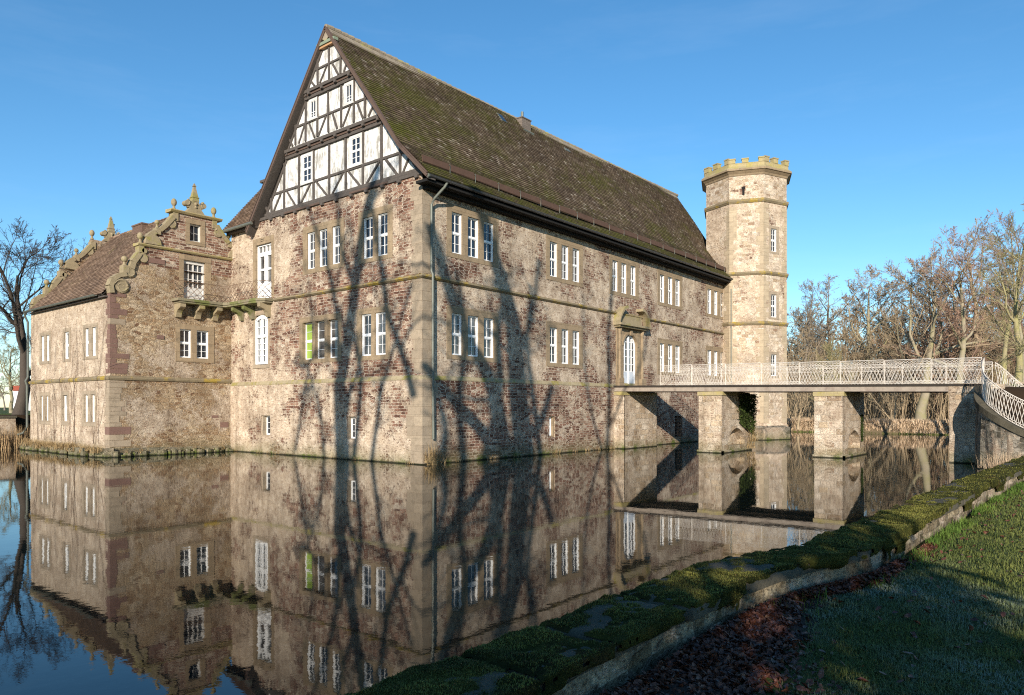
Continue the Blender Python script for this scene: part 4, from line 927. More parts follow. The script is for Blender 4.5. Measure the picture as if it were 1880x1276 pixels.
mb = MB(); fbox(mb, TF[4][0], .95, 1.12, 18.75, 19.35, -.02, .004); fbox(mb, TF[4][0], .90, 1.17, 19.2, 19.42, -.02, .007); build('arrow_slit', mb, M['dark'], tower)
mb = MB(); oct_ring(mb, TR+.32, -1, TR+.26, .95); oct_ring(mb, TR+.16, .951, TR+.05, 1.08); build('plinth', mb, M['flank'], tower)

# ================================================================ FOOTBRIDGE
bridge = empty('footbridge', (17.8,-9,0), 'flat footbridge on stone piers with white ornate iron railings', 'bridge')
XB, XE = 15.80, 19.85
def zd(y): return 3.80 + .0142*y                                   # top of deck, slightly falling to the bank
mb = MB()
def slab(x0, x1, y0, y1, a, b): mb.add([(x0,y0,zd(y0)+a),(x1,y0,zd(y0)+a),(x1,y1,zd(y1)+a),(x0,y1,zd(y1)+a),(x0,y0,zd(y0)+b),(x1,y0,zd(y0)+b),(x1,y1,zd(y1)+b),(x0,y1,zd(y1)+b)], [(0,3,2,1),(4,5,6,7),(0,1,5,4),(1,2,6,5),(2,3,7,6),(3,0,4,7)])
slab(XB-.10, XE+.10, -18.9, -.03, -.10, .0); build('deck', mb, M['deck'], bridge)
for x in (XB-.04, XE-.18, 17.7):
    mb = MB(); slab(x, x+.22, -17.9, -.09, -.345, -.105); build('beam', mb, M['beam'], bridge)
mb = MB(); slab(XB+.25, XE-.25, -17.9, -.12, -.20, -.104); build('deck_boards', mb, M['deck'], bridge)
for k, (y0, y1) in enumerate(((-.82,-.075), (-6.86,-5.50), (-13.04,-11.68))):
    top = zd((y0+y1)/2)-.35; mb = MB(); F_ = Frame((XB,y0,0), (1,0,0), (0,-1,0)); Lx = 4.0
    cap0 = .22
    # side towards the bank has a shallow arched recess
    if k:
        a0, a1, zs, rise = .80, 3.3, .62, .70
        ap = [(a0+(a1-a0)*i/12, zs+rise*math.sin(math.pi*i/12)**.7) for i in range(13)]
        fpoly(mb, F_, [(0,-1),(a0,-1)] + ap[:7] + [((a0+a1)/2, top-cap0),(0, top-cap0)], -.02, 0)
        fpoly(mb, F_, [(a1,-1),(Lx,-1),(Lx,top-cap0),((a0+a1)/2,top-cap0)] + ap[6:], -.02, 0)
        for a_ in (a0, a1): mb.add([F_.p(a_,.36,0),F_.p(a_,zs,0),F_.p(a_,zs,-.5),F_.p(a_,.36,-.5)], [(0,1,2,3)])
        for i in range(12): mb.add([F_.p(*ap[i],0),F_.p(*ap[i+1],0),F_.p(*ap[i+1],-.5),F_.p(*ap[i],-.5)], [(0,1,2,3)])
        fbox(mb, F_, a0-.1, a1+.1, -1, 1.6, -.56, -.50); fpoly(mb, F_, [(a0,-1),(a1,-1),(a1,.36),(a0,.36)], -.5, -.001)
    else: fbox(mb, F_, 0, Lx, -1, top-cap0, -.05, 0)
    W = y1-y0
    mb.add([(XB,y1,-1),(XB,y0,-1),(XB,y0,top-cap0),(XB,y1,top-cap0)], [(0,1,2,3)])
    mb.box(XB+.004, XB+Lx, y1-.05, y1, -1, top-cap0); mb.box(XB+Lx-.05, XB+Lx, y0, y1, -1, top-cap0)
    mb.box(XB-.12, XB-.001, y0-.10, y1+.05, -1, .14) if k else None
    if k: mb.box(XB-.12, XB+Lx+.05, y0-.10, y0-.001, -1, .12)
    pr_o = build('pier', mb, M['pier'], bridge)
    mb = MB(); mb.box(XB-.06, XB+.5, y0-.05, min(y1+.05,-.072), top-cap0, top-.01); mb.box(XB+.501, XB+Lx, y0-.001, y1-.002, top-cap0, top-.02); build('pier_cap', mb, M['cornice'], pr_o)
# abutment and curved flank walls
ab = MB(); ab.box(XB, XE, -19.6, -17.53, -1, 3.15); ab.box(XB-.05, XE+.05, -19.6, -17.50, 3.15, 3.5)
build('abutment', ab, M['pier'], bridge)
# ---- ornate railing
def rail_unit(p):                                                  # one pitch of the pattern, along +x from 0 to p, height 0..1.15
    mb = MB(); H = 1.13; r = .0085; c0 = .93; rr_ = .066
    for k in range(8):
        a, b = 2*math.pi*k/8, 2*math.pi*(k+1)/8
        mb.tube([(p/2+rr_*math.cos(a),0,c0+rr_*math.sin(a)),(p/2+rr_*math.cos(b),0,c0+rr_*math.sin(b))], .0085, 4, False)
    for z in (1.03, .80):                                          # little hexagon bands
        for s in (0, 1): mb.tube([(0,0,z),(p*.25,0,z+.035),(p*.75,0,z+.035),(p,0,z)] if s else [(0,0,z),(p*.25,0,z-.03),(p*.75,0,z-.03),(p,0,z)], .0085, 4, False)
    for k in (0, 1): mb.tube([(0,0,.09),(p*.5,0,.12 if k else .055),(p,0,.09)], .0085, 4, False)
    return mb
def railing_panel(n, p=.16):
    mb = MB(); base = rail_unit(p)
    for i in range(n): mb.add([(x+i*p, y, z) for x, y, z in base.v], base.f)
    L = n*p
    for z, r in ((1.12,.018),(.765,.011),(.13,.011),(.03,.014)): mb.tube([(0,0,z),(L,0,z)], r, 4)
    for i in range(n+1):                                           # crossing slanted bars
        for s, y_ in ((1,-.008),(-1,.008)):
            a = (i-.0)*p; b = a + s*p*1.5
            if -.01 <= b <= L+.01: mb.tube([(a,y_,.765),(b,y_,.13)],   .0075, 4, False)
    mb.tube([(0,0,0),(0,0,1.12)], .014, 4); mb.tube([(L,0,0),(L,0,1.12)], .014, 4)
    return mb
NPITCH = 12; PL = NPITCH*.16
mb = railing_panel(NPITCH); pm = bpy.data.meshes.new('railing_panel'); pm.from_pydata(mb.v, [], mb.f); pm.update(); auto_uv(pm); pm.materials.append(M['rail'])
def place_panel(x, y, ang, z, slope=0.0, sx=1.0):
    o = bpy.data.objects.new('railing_panel', pm); C.objects.link(o)
    o.parent = bridge; o.matrix_parent_inverse = Matrix.Translation(-Vector(bridge.location))
    M_ = Matrix.Translation((x,y,z)) @ Matrix.Rotation(ang, 4, 'Z')
    o.location = (x,y,z); o.rotation_euler = (0, 0, ang); o.scale = (sx,1,1)
    return o
for side, x in ((0, XB+.02), (1, XE-.02)):
    for k in range(8):
        y = -3.15 - k*PL - k*.035
        if y - PL < -18.85: PL2 = 18.85 + y; sxx = PL2/PL
        else: sxx = 1.0
        if sxx > .1: place_panel(x, y, -math.pi/2, zd(y)+.0, sx=sxx)
# short stub panels beside the door side
for x in (XB+.02, XE-.02):
    place_panel(x, -2.1, -math.pi/2, zd(-2)+.0, sx=.5) if x > 17 else None
# curved railings going down to the lawn
def curved_rail(path, name='railing_panel'):
    """path of (x,y,z of foot); smooth curve"""
    P = [Vector(p) for p in path]; Q = []
    for i in range(len(P)-1):                                      # Catmull-Rom
        p0, p1, p2, p3 = P[max(i-1,0)], P[i], P[i+1], P[min(i+2,len(P)-1)]
        for k in range(6):
            t = k/6; Q.append(.5*((2*p1)+(-p0+p2)*t+(2*p0-5*p1+4*p2-p3)*t*t+(-p0+3*p1-3*p2+p3)*t*t*t))
    Q.append(P[-1]); D = [0]
    for a, b in zip(Q, Q[1:]): D.append(D[-1]+(b-a).length)
    def at(s, h):
        s = max(0, min(D[-1], s)); i = 0
        while i < len(D)-2 and D[i+1] < s: i += 1
        t = (s-D[i])/max(1e-6, D[i+1]-D[i]); q = Q[i].lerp(Q[i+1], t); return (q.x, q.y, q.z+h)
    mb = MB(); p = .16; n = int(D[-1]/p); ss = [D[-1]*i/(n*2) for i in range(n*2+1)]
    for h, r in ((1.12,.020),(.98,.010),(.13,.010),(.03,.014)): mb.tube([at(s,h) for s in ss], r, 5)
    for i in range(n+1):
        for s in (1, -1):
            for q in (1.4,):
                a = i*p; b = a+s*q*p
                if 0 <= b <= D[-1]: mb.tube([at(a,.98), at((a+b)/2,.555), at(b,.13)], .012, 4, False)
        c = i*p+p/2
        if c < D[-1]:
            for k in range(6):
                a0, a1 = math.pi*k/3, math.pi*(k+1)/3; mb.tube([at(c+.06*math.cos(a0),1.05+.06*math.sin(a0)), at(c+.06*math.cos(a1),1.05+.06*math.sin(a1))], .012, 4, False)
        mb.tube([at(i*p,.02),at(i*p+p/2,.12),at(i*p+p,.02)], .012, 4, False)
    return build(name, mb, M['rail'], bridge), at, D[-1]
near_path = [(15.82,-18.85,3.54),(15.0,-18.86,3.24),(14.4,-18.95,2.93),(14.0,-19.1,2.67),(13.7,-19.37,2.40),(13.5,-19.69,2.12),(13.4,-20.07,1.85),(13.35,-20.45,1.63),(13.35,-20.97,1.38),(13.4,-21.6,1.2),(13.5,-22.6,1.02)]
_, atn, Dn = curved_rail(near_path)
far_path = [(19.85,-18.85,3.54),(19.95,-19.05,3.38),(20.15,-19.35,3.05),(20.5,-19.7,2.65),(20.9,-20.1,2.25)]
_, atf, Df = curved_rail(far_path)
def flank(at, D, name, side, mat, base_out=.26, cap='concrete'):
    mb = MB(); cp = MB(); n = 26; prev = None
    for i in range(n+1):
        s = D*i/n; p = Vector(at(s, 0)); q = Vector(at(min(D, s+.05), 0)); r_ = Vector(at(max(0, s-.05), 0)); t = (q-r_); t.z = 0; t.normalize(); nn = Vector((t.y,-t.x,0))*side
        jag = .03*math.sin(i*2.3)
        a = p + nn*.22 - Vector((0,0,.30)); b = p + nn*(base_out+jag); b.z = -1.0; c = p - nn*.22 - Vector((0,0,.30)); d = p - nn*.22; d.z = -1.0
        m1 = a.lerp(b, .5) + nn*.04*math.sin(i*1.7)
        c1 = p + nn*.30; c2 = p - nn*.26
        cur = (a, m1, b, c, d, c1+Vector((0,0,-.03)), c1+Vector((0,0,-.30)), c2+Vector((0,0,-.30)), c2+Vector((0,0,-.03)))
        if prev:
            P_ = prev
            mb.add([P_[0],cur[0],cur[1],P_[1]], [(0,1,2,3)]); mb.add([P_[1],cur[1],cur[2],P_[2]], [(0,1,2,3)]); mb.add([P_[3],cur[3],cur[4],P_[4]], [(0,1,2,3)])
            cp.prism([P_[5],P_[6],P_[7],P_[8]], [cur[5],cur[6],cur[7],cur[8]])
        prev = cur
    o = build(name, mb, M[mat], bridge); build('coping', cp, M[cap], o); return o
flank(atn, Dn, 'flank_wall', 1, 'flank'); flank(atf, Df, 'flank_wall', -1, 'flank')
# ================================================================ TERRAIN, WATER, LAWN
def vnoise(x, y, seed=0):
    x = np.asarray(x, float); y = np.asarray(y, float); xi = np.floor(x).astype(np.int64); yi = np.floor(y).astype(np.int64); fx = x-xi; fy = y-yi
    def h(a, b):
        n = (a*374761393 + b*668265263 + seed*1442695041) & 0xffffffff; n = ((n ^ (n >> 13))*1274126177) & 0xffffffff; return ((n ^ (n >> 16)) & 0xffff)/65535.0
    fx = fx*fx*(3-2*fx); fy = fy*fy*(3-2*fy)
    return (h(xi,yi)*(1-fx)+h(xi+1,yi)*fx)*(1-fy)+(h(xi,yi+1)*(1-fx)+h(xi+1,yi+1)*fx)*fy
def fbm(x, y, oct=4, seed=0):
    r = 0; a = .5; t = 0
    for o in range(oct): r = r + a*vnoise(x*2**o, y*2**o, seed+o*17); t += a; a *= .5
    return r/t
WX = [-90,-16.2,-15.4,-14.0,-6,3.3,12,14]; WY = [-20.0,-20.05,-20.12,-20.5,-20.68,-21.1,-21.6,-21.7]
def yw(x): return np.interp(x, WX, WY)
def ramp_h(x, y): return np.clip(3.50-.72*(np.hypot(x-17.8, y+18.9)-2.1), .9, 3.5)
def ground_h(x, y):
    x = np.asarray(x, float); y = np.asarray(y, float); h = np.full(np.broadcast(x, y).shape, -1.0)
    land = .76 + .05*(fbm(x*.25, y*.25, 3, 5)-.5) + .06*(fbm(x*1.3, y*1.3, 2, 9)-.5)*(np.abs(x+12) < 30)
    near = y < yw(x)-.40
    h = np.where(near & (x < 13.9), land, h)
    r = ramp_h(x, y); inramp = (y < -19.0) & (x >= 13.4) & (x < 21.3) & (y < np.interp(x, [13.4,13.7,14.0,15,15.8], [-20.3,-19.6,-19.3,-19.05,-18.95])-.15)
    h = np.where(inramp, np.maximum(r-.12, .76), h)
    h = np.where((x >= 21.3) & (y < -17.5), np.clip((-17.5-y)*1.4-.4, -1, 3.4)+.2*fbm(x*.3, y*.3, 2, 3), h)
    xe = 53.2 + 1.2*(fbm(y*.15, y*0, 2, 4)-.5)
    h = np.where((x > xe-.6), np.maximum(h, np.clip((x-xe)*.9, -.8, 1.0) + .25*(fbm(x*.4, y*.4, 3, 8)-.3)*(x > xe)), h)
    h = np.where((y > 28.75) & (x < -5.9+.0*y), 1.95+.1*fbm(x*.2,y*.2,2,7), h)
    h = np.where((y > 45) & (x < 60), 1.95, h); h = np.where((x < -75), np.maximum(h, .9), h)
    return h
def axis(lo, hi, fine):
    out = [-4000,-1500,-600,-300,-160]; out = [v for v in out if v < lo]; out += list(fine) + [v for v in (160,300,600,1500,4000) if v > hi]; return np.array(sorted(set(out)), float)
gx = axis(-100, 100, list(np.arange(-100,-30,5))+list(np.arange(-30,24,.4))+list(np.arange(24,51,1.5))+list(np.arange(51,57,.3))+list(np.arange(57,100,3)))
gy = axis(-90, 90, list(np.arange(-90,-30,5))+list(np.arange(-30,-23,.8))+list(np.arange(-23,-16,.2))+list(np.arange(-16,28,2))+[28.7,28.8]+list(np.arange(29,60,2))+list(np.arange(60,95,6)))
XX, YY = np.meshgrid(gx, gy, indexing='ij'); ZZ = ground_h(XX, YY)
def grid_mesh(name, X, Y, Z):
    n, m = X.shape; V = np.stack([X, Y, Z], -1).reshape(-1, 3); i = (np.arange(n-1)[:,None]*m+np.arange(m-1)[None]).ravel()
    return np_mesh(name, V, np.stack([i, i+m, i+m+1, i+1], 1))
def ground_mat():
    N = NT('grass_ground'); ob = N.obj(); n = N.noise(ob, .8, 5, .6); f = N.noise(ob, 18, 4, .7)
    c = N.mix(n, (.035,.055,.014), (.075,.095,.026)); c = N.mix(N.rng(f, .35, .7), c, N.mix(.5, c, (.09,.075,.035)))
    x, y, z = N.sep(ob)[0], N.sep(ob)[1], N.sep(ob)[2]
    far = N.math('MAXIMUM', N.rng(x, 50, 53), 0.0)
    c = N.mix(far, c, N.mix(N.noise(ob, .5, 4), (.10,.075,.045), (.20,.15,.085)))
    c = N.mix(N.rng(N.math('ADD', y, N.math('MULTIPLY', n, .4)), -20.95, -20.7, 0, 1), c, N.mix(far, (.035,.022,.012), c))
    c = N.mix(N.rng(y, 30, 34), c, (.07,.09,.03))
    return N.done(c, .95, N.bump(f, .8, .03), spec=.1)
M['ground'] = ground_mat()
g = link('ground', grid_mesh('ground', XX, YY, ZZ), M['ground'], None, True); tag(g, 'grassy ground around the moat reaching to the horizon', kind='structure'); g['kind'] = 'structure'
def water_mat():
    N = NT('moat_water'); ob = N.obj()
    n1 = N.noise(N.map(ob, scale=(1,1,1)), 5.5, 3, .5); n2 = N.noise(N.map(ob, loc=(3,1,0)), 1.1, 3, .5); n3 = N.noise(ob, 24, 2, .5)
    calm = N.rng(N.noise(ob, .12, 3), .35, .65, .35, 1.0)
    h = N.math('MULTIPLY', N.math('ADD', N.math('ADD', N.math('MULTIPLY', n1, .30), n2), N.math('MULTIPLY', n3, .05)), calm)
    m = N.done((.006,.009,.008), .015, N.bump(h, .062, .035)); N.b.inputs['IOR'].default_value = 1.36; N.b.inputs['Specular IOR Level'].default_value = .5
    return m
M['water'] = water_mat()
mb = MB(); mb.add([(-90,-21.9,0),(57,-21.9,0),(57,62,0),(-90,62,0)], [(0,1,2,3)]); wt = build('water', mb, M['water'], None); tag(wt, 'still dark moat water mirroring the manor', kind='structure')

# ---- mossy retaining wall along the lawn
mwall = empty('retaining_wall', (-10,-20.9,0), 'low moss covered stone wall between lawn and moat', 'wall')
mb = MB(); xs = np.arange(-70, 13.4, .35)
prev = None
for x in xs:
    a = yw(x)-.03+.015*math.sin(x*5); b = yw(x)-.50+.02*math.sin(x*3.1)+.02*math.sin(x*11)
    cur = [(x,a,-1.0),(x,a,.975),(x,b,.975),(x,b-.01+.02*math.sin(x*7),.85),(x,b-.02,.4)]
    if prev:
        for k in range(4): mb.add([prev[k], cur[k], cur[k+1], prev[k+1]], [(0,1,2,3)])
    prev = cur
build('wall_face', mb, rubble('mossy_wall_face', 17, red=.15, plaster=.35, scale=.75, vscale=1.5, tan=[(0,(.10,.085,.05)),(.5,(.27,.22,.145)),(1,(.42,.36,.25))], mortar=(.24,.20,.14), lumps=.5, bump=.7, moss=False, pale=.9), mwall)
def moss_mat(name='moss', a=(.036,.038,.011), b=(.115,.112,.025), c=(.115,.075,.03)):
    N = NT(name); ob = N.obj(); n = N.noise(ob, 2.2, 6, .7); f = N.noise(ob, 60, 4, .75)
    col = N.mix(N.rng(n, .38, .62), a, b); col = N.mix(N.rng(N.noise(N.map(ob, loc=(4,4,4)), 1.7, 5, .7), .56, .68, 0, .8), col, c)
    col = N.mix(N.rng(f, .3, .7), N.mix(.6, col, (0,0,0)), col)
    return N.done(col, .98, N.bump(N.math('ADD', f, N.noise(ob, 18, 4, .7)), 1.0, .03), spec=.05)
M['moss'] = moss_mat()
rs = np.random.RandomState(4); x = -24.0; k = 0; JT = []
while x < 12.7:
    JT.append(x)
    L = rs.uniform(.7, 1.25); nx, ny = (26, 14) if x < -6 else (12, 8)
    u = np.linspace(0, 1, nx); v = np.linspace(0, 1, ny); U_, V_ = np.meshgrid(u, v, indexing='ij')
    X_ = x+.012+U_*(L-.024); off = rs.uniform(-.025,.025); tz = rs.uniform(-.012,.015); ti = rs.uniform(-.02,.02)
    Y_ = yw(X_)+.035+off*.6-V_*(.585+.03*math.sin(k))+.02*(fbm(X_*3, V_*0+k, 3, 2)-.5)*2
    edge = np.minimum(np.minimum(U_, 1-U_)*L, np.minimum(V_, 1-V_)*.585); Z_ = 1.085+tz+ti*(V_-.5)+.035*(fbm(X_*4, Y_*4, 4, 3)-.5)-.035*np.exp(-edge/.03)
    n, m = X_.shape; top = np.stack([X_,Y_,Z_], -1).reshape(-1,3)
    ring = list(range(0,m)) + [i*m+m-1 for i in range(1,n)] + [(n-1)*m+j for j in range(m-2,-1,-1)] + [i*m for i in range(n-2,0,-1)]
    bot = top[ring].copy(); bot[:,2] = .985; Vv = np.concatenate([top, bot]); i = (np.arange(n-1)[:,None]*m+np.arange(m-1)[None]).ravel(); q = np.stack([i, i+m, i+m+1, i+1], 1)
    r0 = np.array(ring); b0 = len(top)+np.arange(len(ring)); q2 = np.stack([r0, np.roll(r0,-1), np.roll(b0,-1), b0], 1)
    link('coping_stone', np_mesh('coping_stone', Vv, np.concatenate([q, q2])), M['concrete'], mwall); x += L+rs.uniform(.0,.012); k += 1
# far part of the coping behind the viewer
mb = MB()
for k in range(40): mb.box(-70+k*1.15, -70+k*1.15+1.13, -20.6, -20.0, .98, 1.09)
build('coping', mb, M['concrete'], mwall)
# moss cushions on the coping and down its lawn side
def moss_thick(x, t): return .062*(fbm(x*1.9, t*2.0+3, 5, 21)-.385+.55*np.clip(t-.02,0,.22))+.02*(fbm(x*14,t*9,2,5)-.5) + .03*(fbm(x*7, t*5, 3, 31)-.5)
X_ = np.concatenate([np.arange(-23,-10,.022), np.arange(-10,13.0,.06)]); T_ = np.linspace(-.10, 1.30, 52); XX, TT = np.meshgrid(X_, T_, indexing='ij')
th = moss_thick(XX, TT); jt = np.array(JT); dj = np.abs(X_[:,None]-jt[None]).min(1)[:,None]; th = th-.034*np.exp(-(dj/.035)**2)*(.4+.9*fbm(XX*6, TT*4, 2, 9)); th = np.where(TT > 1.10, th-.050*np.clip((TT-1.10)*14,0,1)+.13*(fbm(XX*1.1, TT*0+5, 4, 77)-.5)*2, th)
side = np.clip(TT-1, 0, 1); tt = np.clip(TT, 0, 1); front = np.clip(-TT, 0, 1)
Yb = yw(XX)+.04-tt*.60; Zb = 1.085+.035*(fbm(XX*4, Yb*4, 4, 3)-.5)-side*.75-front*.7
thick = np.where((TT <= 1) & (TT >= 0), th, th-.01)
Ym = Yb - np.where(TT > 1, thick+.004, 0) + np.where(TT < 0, thick, 0); Zm = np.where((TT > 1) | (TT < 0), Zb, Zb+thick)
n, m = XX.shape; V = np.stack([XX, Ym, Zm], -1).reshape(-1, 3); i = (np.arange(n-1)[:,None]*m+np.arange(m-1)[None]).ravel(); q = np.stack([i, i+m, i+m+1, i+1], 1)
tk = thick.ravel(); keep = (tk[q].max(1) > -.004); q = q[keep]; 
ms = link('moss', np_mesh('moss', V, q), M['moss'], mwall, True); ms['kind'] = 'stuff'

def blades(P, H, W, lean, seed=0, bend=.5, up=None):
    """one bent triangle pair per blade: P (n,3), H (n,), W (n,)"""
    rs = np.random.RandomState(seed); n = len(P); a = rs.rand(n)*2*np.pi; d = np.stack([np.cos(a), np.sin(a), np.zeros(n)], 1); s = np.stack([-np.sin(a), np.cos(a), np.zeros(n)], 1)
    ln = (rs.rand(n)*lean)[:,None]; H = H[:,None]; W = W[:,None]; up = np.array([0,0,1.0]) if up is None else up
    p0 = P-s*W; p1 = P+s*W; mid = P+up*H*.55+d*ln*H*.35; m0 = mid-s*W*.6; m1 = mid+s*W*.6; tip = P+up*H*(1-bend*ln*.5)+d*ln*H
    V = np.stack([p0,p1,m1,m0,tip], 1).reshape(-1,3); b = np.arange(n)*5
    return V, [np.stack([b,b+1,b+2,b+3],1), np.stack([b+3,b+2,b+4],1)]
def blade_mat(name, a, b, c=None, frost=0.0, rough=.8, trans=.0, nscale=1.2):
    N = NT(name); ob = N.obj(); n = N.noise(ob, nscale, 5, .65); f = N.noise(ob, 40, 2, .6)
    col = N.mix(N.rng(n, .35, .65), a, b); col = N.mix(1.0, col, N.ramp(f, [(.25,(.55,.55,.55)),(.75,(1.5,1.5,1.4))]), 'MULTIPLY')
    if c: col = N.mix(N.rng(N.noise(ob, 30, 2), .60, .70, 0, .8), col, c)
    if frost:
        fr = N.math('MULTIPLY', N.rng(N.noise(N.map(ob, loc=(2,5,0)), .55, 4, .6), .38, .58), N.rng(N.noise(ob, 26, 3, .7), .38, .62)); fr = N.math('MULTIPLY', fr, N.rng(N.sep(ob)[0], -12.0, -14.5))
        col = N.mix(N.math('MULTIPLY', fr, frost), col, (.42,.50,.50))
    m = N.done(col, rough, spec=.2)
    if trans:
        N.b.inputs['Subsurface Weight'].default_value = 0
    return m
# moss fuzz
rs = np.random.RandomState(8)
w_ = np.where(tk.reshape(n,m)[:-1,:-1].ravel()[keep] > .002, 1, 0)*np.where(V[q[:,0],0] < -9, 3.0, .6)*1.0
# weight by cell area
area = np.where(V[q[:,0],0] < -10, .022, .06); p_ = w_*area*np.clip(1.6-(np.hypot(V[q[:,0],0]+21.8, V[q[:,0],1]+22.8))/14, .12, 1.6); p_ /= p_.sum()
ix = rs.choice(len(q), 90000, p=p_); c4 = V[q[ix]]; a = rs.rand(len(ix),1); b = rs.rand(len(ix),1); Pm = (c4[:,0]*(1-a)+c4[:,1]*a)*(1-b)+(c4[:,3]*(1-a)+c4[:,2]*a)*b
dist = np.hypot(Pm[:,0]+21.8, Pm[:,1]+22.8); Hm = (.005+.009*rs.rand(len(Pm)))*(1+dist*.04); Vb, Fb = blades(Pm, Hm, .0016+.0003*dist, 1.6, 3)
o = link('moss_fuzz', np_mesh('moss_fuzz', Vb, Fb), blade_mat('moss_fuzz', (.050,.056,.013), (.165,.158,.034), (.17,.11,.04), nscale=2.6), mwall); o['kind'] = 'stuff'

# ---- lawn grass
M['grass'] = blade_mat('lawn_blades', (.060,.085,.022), (.125,.140,.036), (.20,.17,.07), frost=.50)
def lawn_points(n, rmin, rmax, seed):
    rs = np.random.RandomState(seed); out = []
    ang = R(39.25)+rs.uniform(-.70,.22,n)*1.0; r = rmin*(rmax/rmin)**rs.rand(n)
    X = -21.82+r*np.cos(ang); Y = -22.85+r*np.sin(ang); ok = (Y < yw(X)-.62) & (X < 13.6); X, Y, r = X[ok], Y[ok], r[ok]
    edge = yw(X)-.62-Y; leaf = (edge < .04+.80*np.clip((-15.2-X)/1.8, 0, 1)*(.45+.8*fbm(X*1.4, Y*1.4, 3, 12))); keep = ~leaf | (rs.rand(len(X)) < .10)
    return X[keep], Y[keep], r[keep]
X, Y, r = lawn_points(420000, 2.2, 42, 1); Z = ground_h(X, Y); rs = np.random.RandomState(2)
clump = fbm(X*5, Y*5, 3, 44); H = (.016+.040*clump**1.5+.012*rs.rand(len(X)))*(1+.03*r); W = .0013+.00034*r
Vb, Fb = blades(np.stack([X,Y,Z-.004],1), H, W, 1.5, 5); gr = link('grass', np_mesh('grass', Vb, Fb), M['grass']); tag(gr, 'short frosty green lawn grass beside the mossy wall', 'grass', kind='stuff')
# taller tufts along the wall foot
rs = np.random.RandomState(12); n = 9000; X = rs.uniform(-16,13,n); Y = yw(X)-.60-np.abs(rs.normal(0,.10,n)); ok = fbm(X*1.5, Y*0, 3, 61) > .45; X, Y = X[ok], Y[ok]; Z = ground_h(X, Y)
d_ = np.hypot(X+21.8, Y+22.8); Vb, Fb = blades(np.stack([X,Y,Z],1), rs.uniform(.05,.16,len(X)), .0018+.00025*d_, 1.2, 7); o = link('wall_foot_grass', np_mesh('wall_foot_grass', Vb, Fb), blade_mat('wall_foot_blades', (.05,.10,.015), (.11,.16,.03))); tag(o, 'longer green tufts growing at the foot of the mossy wall', 'grass', kind='stuff')
# ---- fallen leaves
def leaves_mesh(P, S, seed):
    rs = np.random.RandomState(seed); n = len(P); a = rs.rand(n)*6.283; t = rs.normal(0,.5,n); e = rs.normal(0,.5,n)
    u = np.stack([np.cos(a)*np.cos(t), np.sin(a)*np.cos(t), np.sin(t)], 1); w0 = np.stack([-np.sin(a), np.cos(a), e], 1); w0 -= u*(w0*u).sum(1)[:,None]; w0 /= np.linalg.norm(w0, axis=1)[:,None]; nn = np.cross(u, w0)
    S = S[:,None]; cur = rs.uniform(-.35,.6,n)[:,None]
    p = [P-u*S, P-u*S*.3+w0*S*.55+nn*S*cur, P-u*S*.1, P-u*S*.3-w0*S*.55+nn*S*cur, P+u*S*.5+w0*S*.42+nn*S*cur*.8, P+u*S*.5-w0*S*.42+nn*S*cur*.8, P+u*S*1.1+nn*S*cur*.5]
    V = np.stack(p, 1).reshape(-1,3); b = np.arange(n)*7
    return V, [np.stack([b,b+2,b+1],1), np.stack([b,b+3,b+2],1), np.stack([b+1,b+2,b+4],1), np.stack([b+3,b+5,b+2],1), np.stack([b+2,b+6,b+4],1), np.stack([b+2,b+5,b+6],1)]
rs = np.random.RandomState(31); n = 46000; X = rs.uniform(-22,-11.5,n); e = np.abs(rs.normal(0,.36,n))*np.clip((-15.2-X)/2.2,.10,.85); Y = yw(X)-.60-e
pile = .09*np.exp(-(e/.35)**2)*np.clip((-12-X)/2, .2, 1); Z = ground_h(X, Y)+pile*rs.rand(n)+.012; ok = (e < 1.25+.3*rs.rand(n)); X, Y, Z = X[ok], Y[ok], Z[ok]
Vl, Fl = leaves_mesh(np.stack([X,Y,Z],1), rs.uniform(.014,.034,len(X)), 3)
X2 = rs.uniform(-18,-2,900); Y2 = yw(X2)-.7-rs.rand(900)**1.5*5; Vl2, Fl2 = leaves_mesh(np.stack([X2,Y2,ground_h(X2,Y2)+.035],1), rs.uniform(.016,.04,900), 4)
def leaf_mat():
    N = NT('dead_leaves'); ob = N.obj(); c = N.ramp(N.noise(ob, 14, 3, .7), [(.30,(.028,.012,.009)),(.46,(.080,.028,.017)),(.60,(.15,.055,.028)),(.74,(.26,.165,.11))])
    c = N.mix(N.rng(N.noise(ob, 45, 3, .7), .60, .70, 0, .35), c, (.36,.33,.30)); return N.done(c, .55, spec=.35)
M['leaf'] = leaf_mat()
o = link('fallen_leaves', np_mesh('fallen_leaves', np.concatenate([Vl,Vl2]), Fl+[f+len(Vl) for f in Fl2]), M['leaf']); tag(o, 'dark reddish brown fallen leaves heaped along the wall foot', 'fallen leaves', kind='stuff')
mb = MB()                                                          # litter bed under the leaves
xs = np.arange(-24,-11.5,.1); prev = None
for x in xs:
    s = float(np.clip((-14.4-x)/2.2, .08, .8)); y0 = float(yw(x))-.57; cur = [(x,y0,.77+.06*s+.015*math.sin(x*9)),(x,y0-.30*s,.78+.04*s+.015*math.sin(x*7+1)),(x,y0-.75*s,.765),(x,y0-1.1*s,.70)]
    if prev:
        for k in range(3): mb.add([prev[k],cur[k],cur[k+1],prev[k+1]], [(0,1,2,3)])
    prev = cur
o = build('leaf_litter', mb, plain('leaf_litter', (.035,.018,.012), .9, var=.5, bump=1.0, nscale=30)); tag(o, 'dark wet leaf mould under the fallen leaves by the wall', 'leaf litter', kind='stuff')

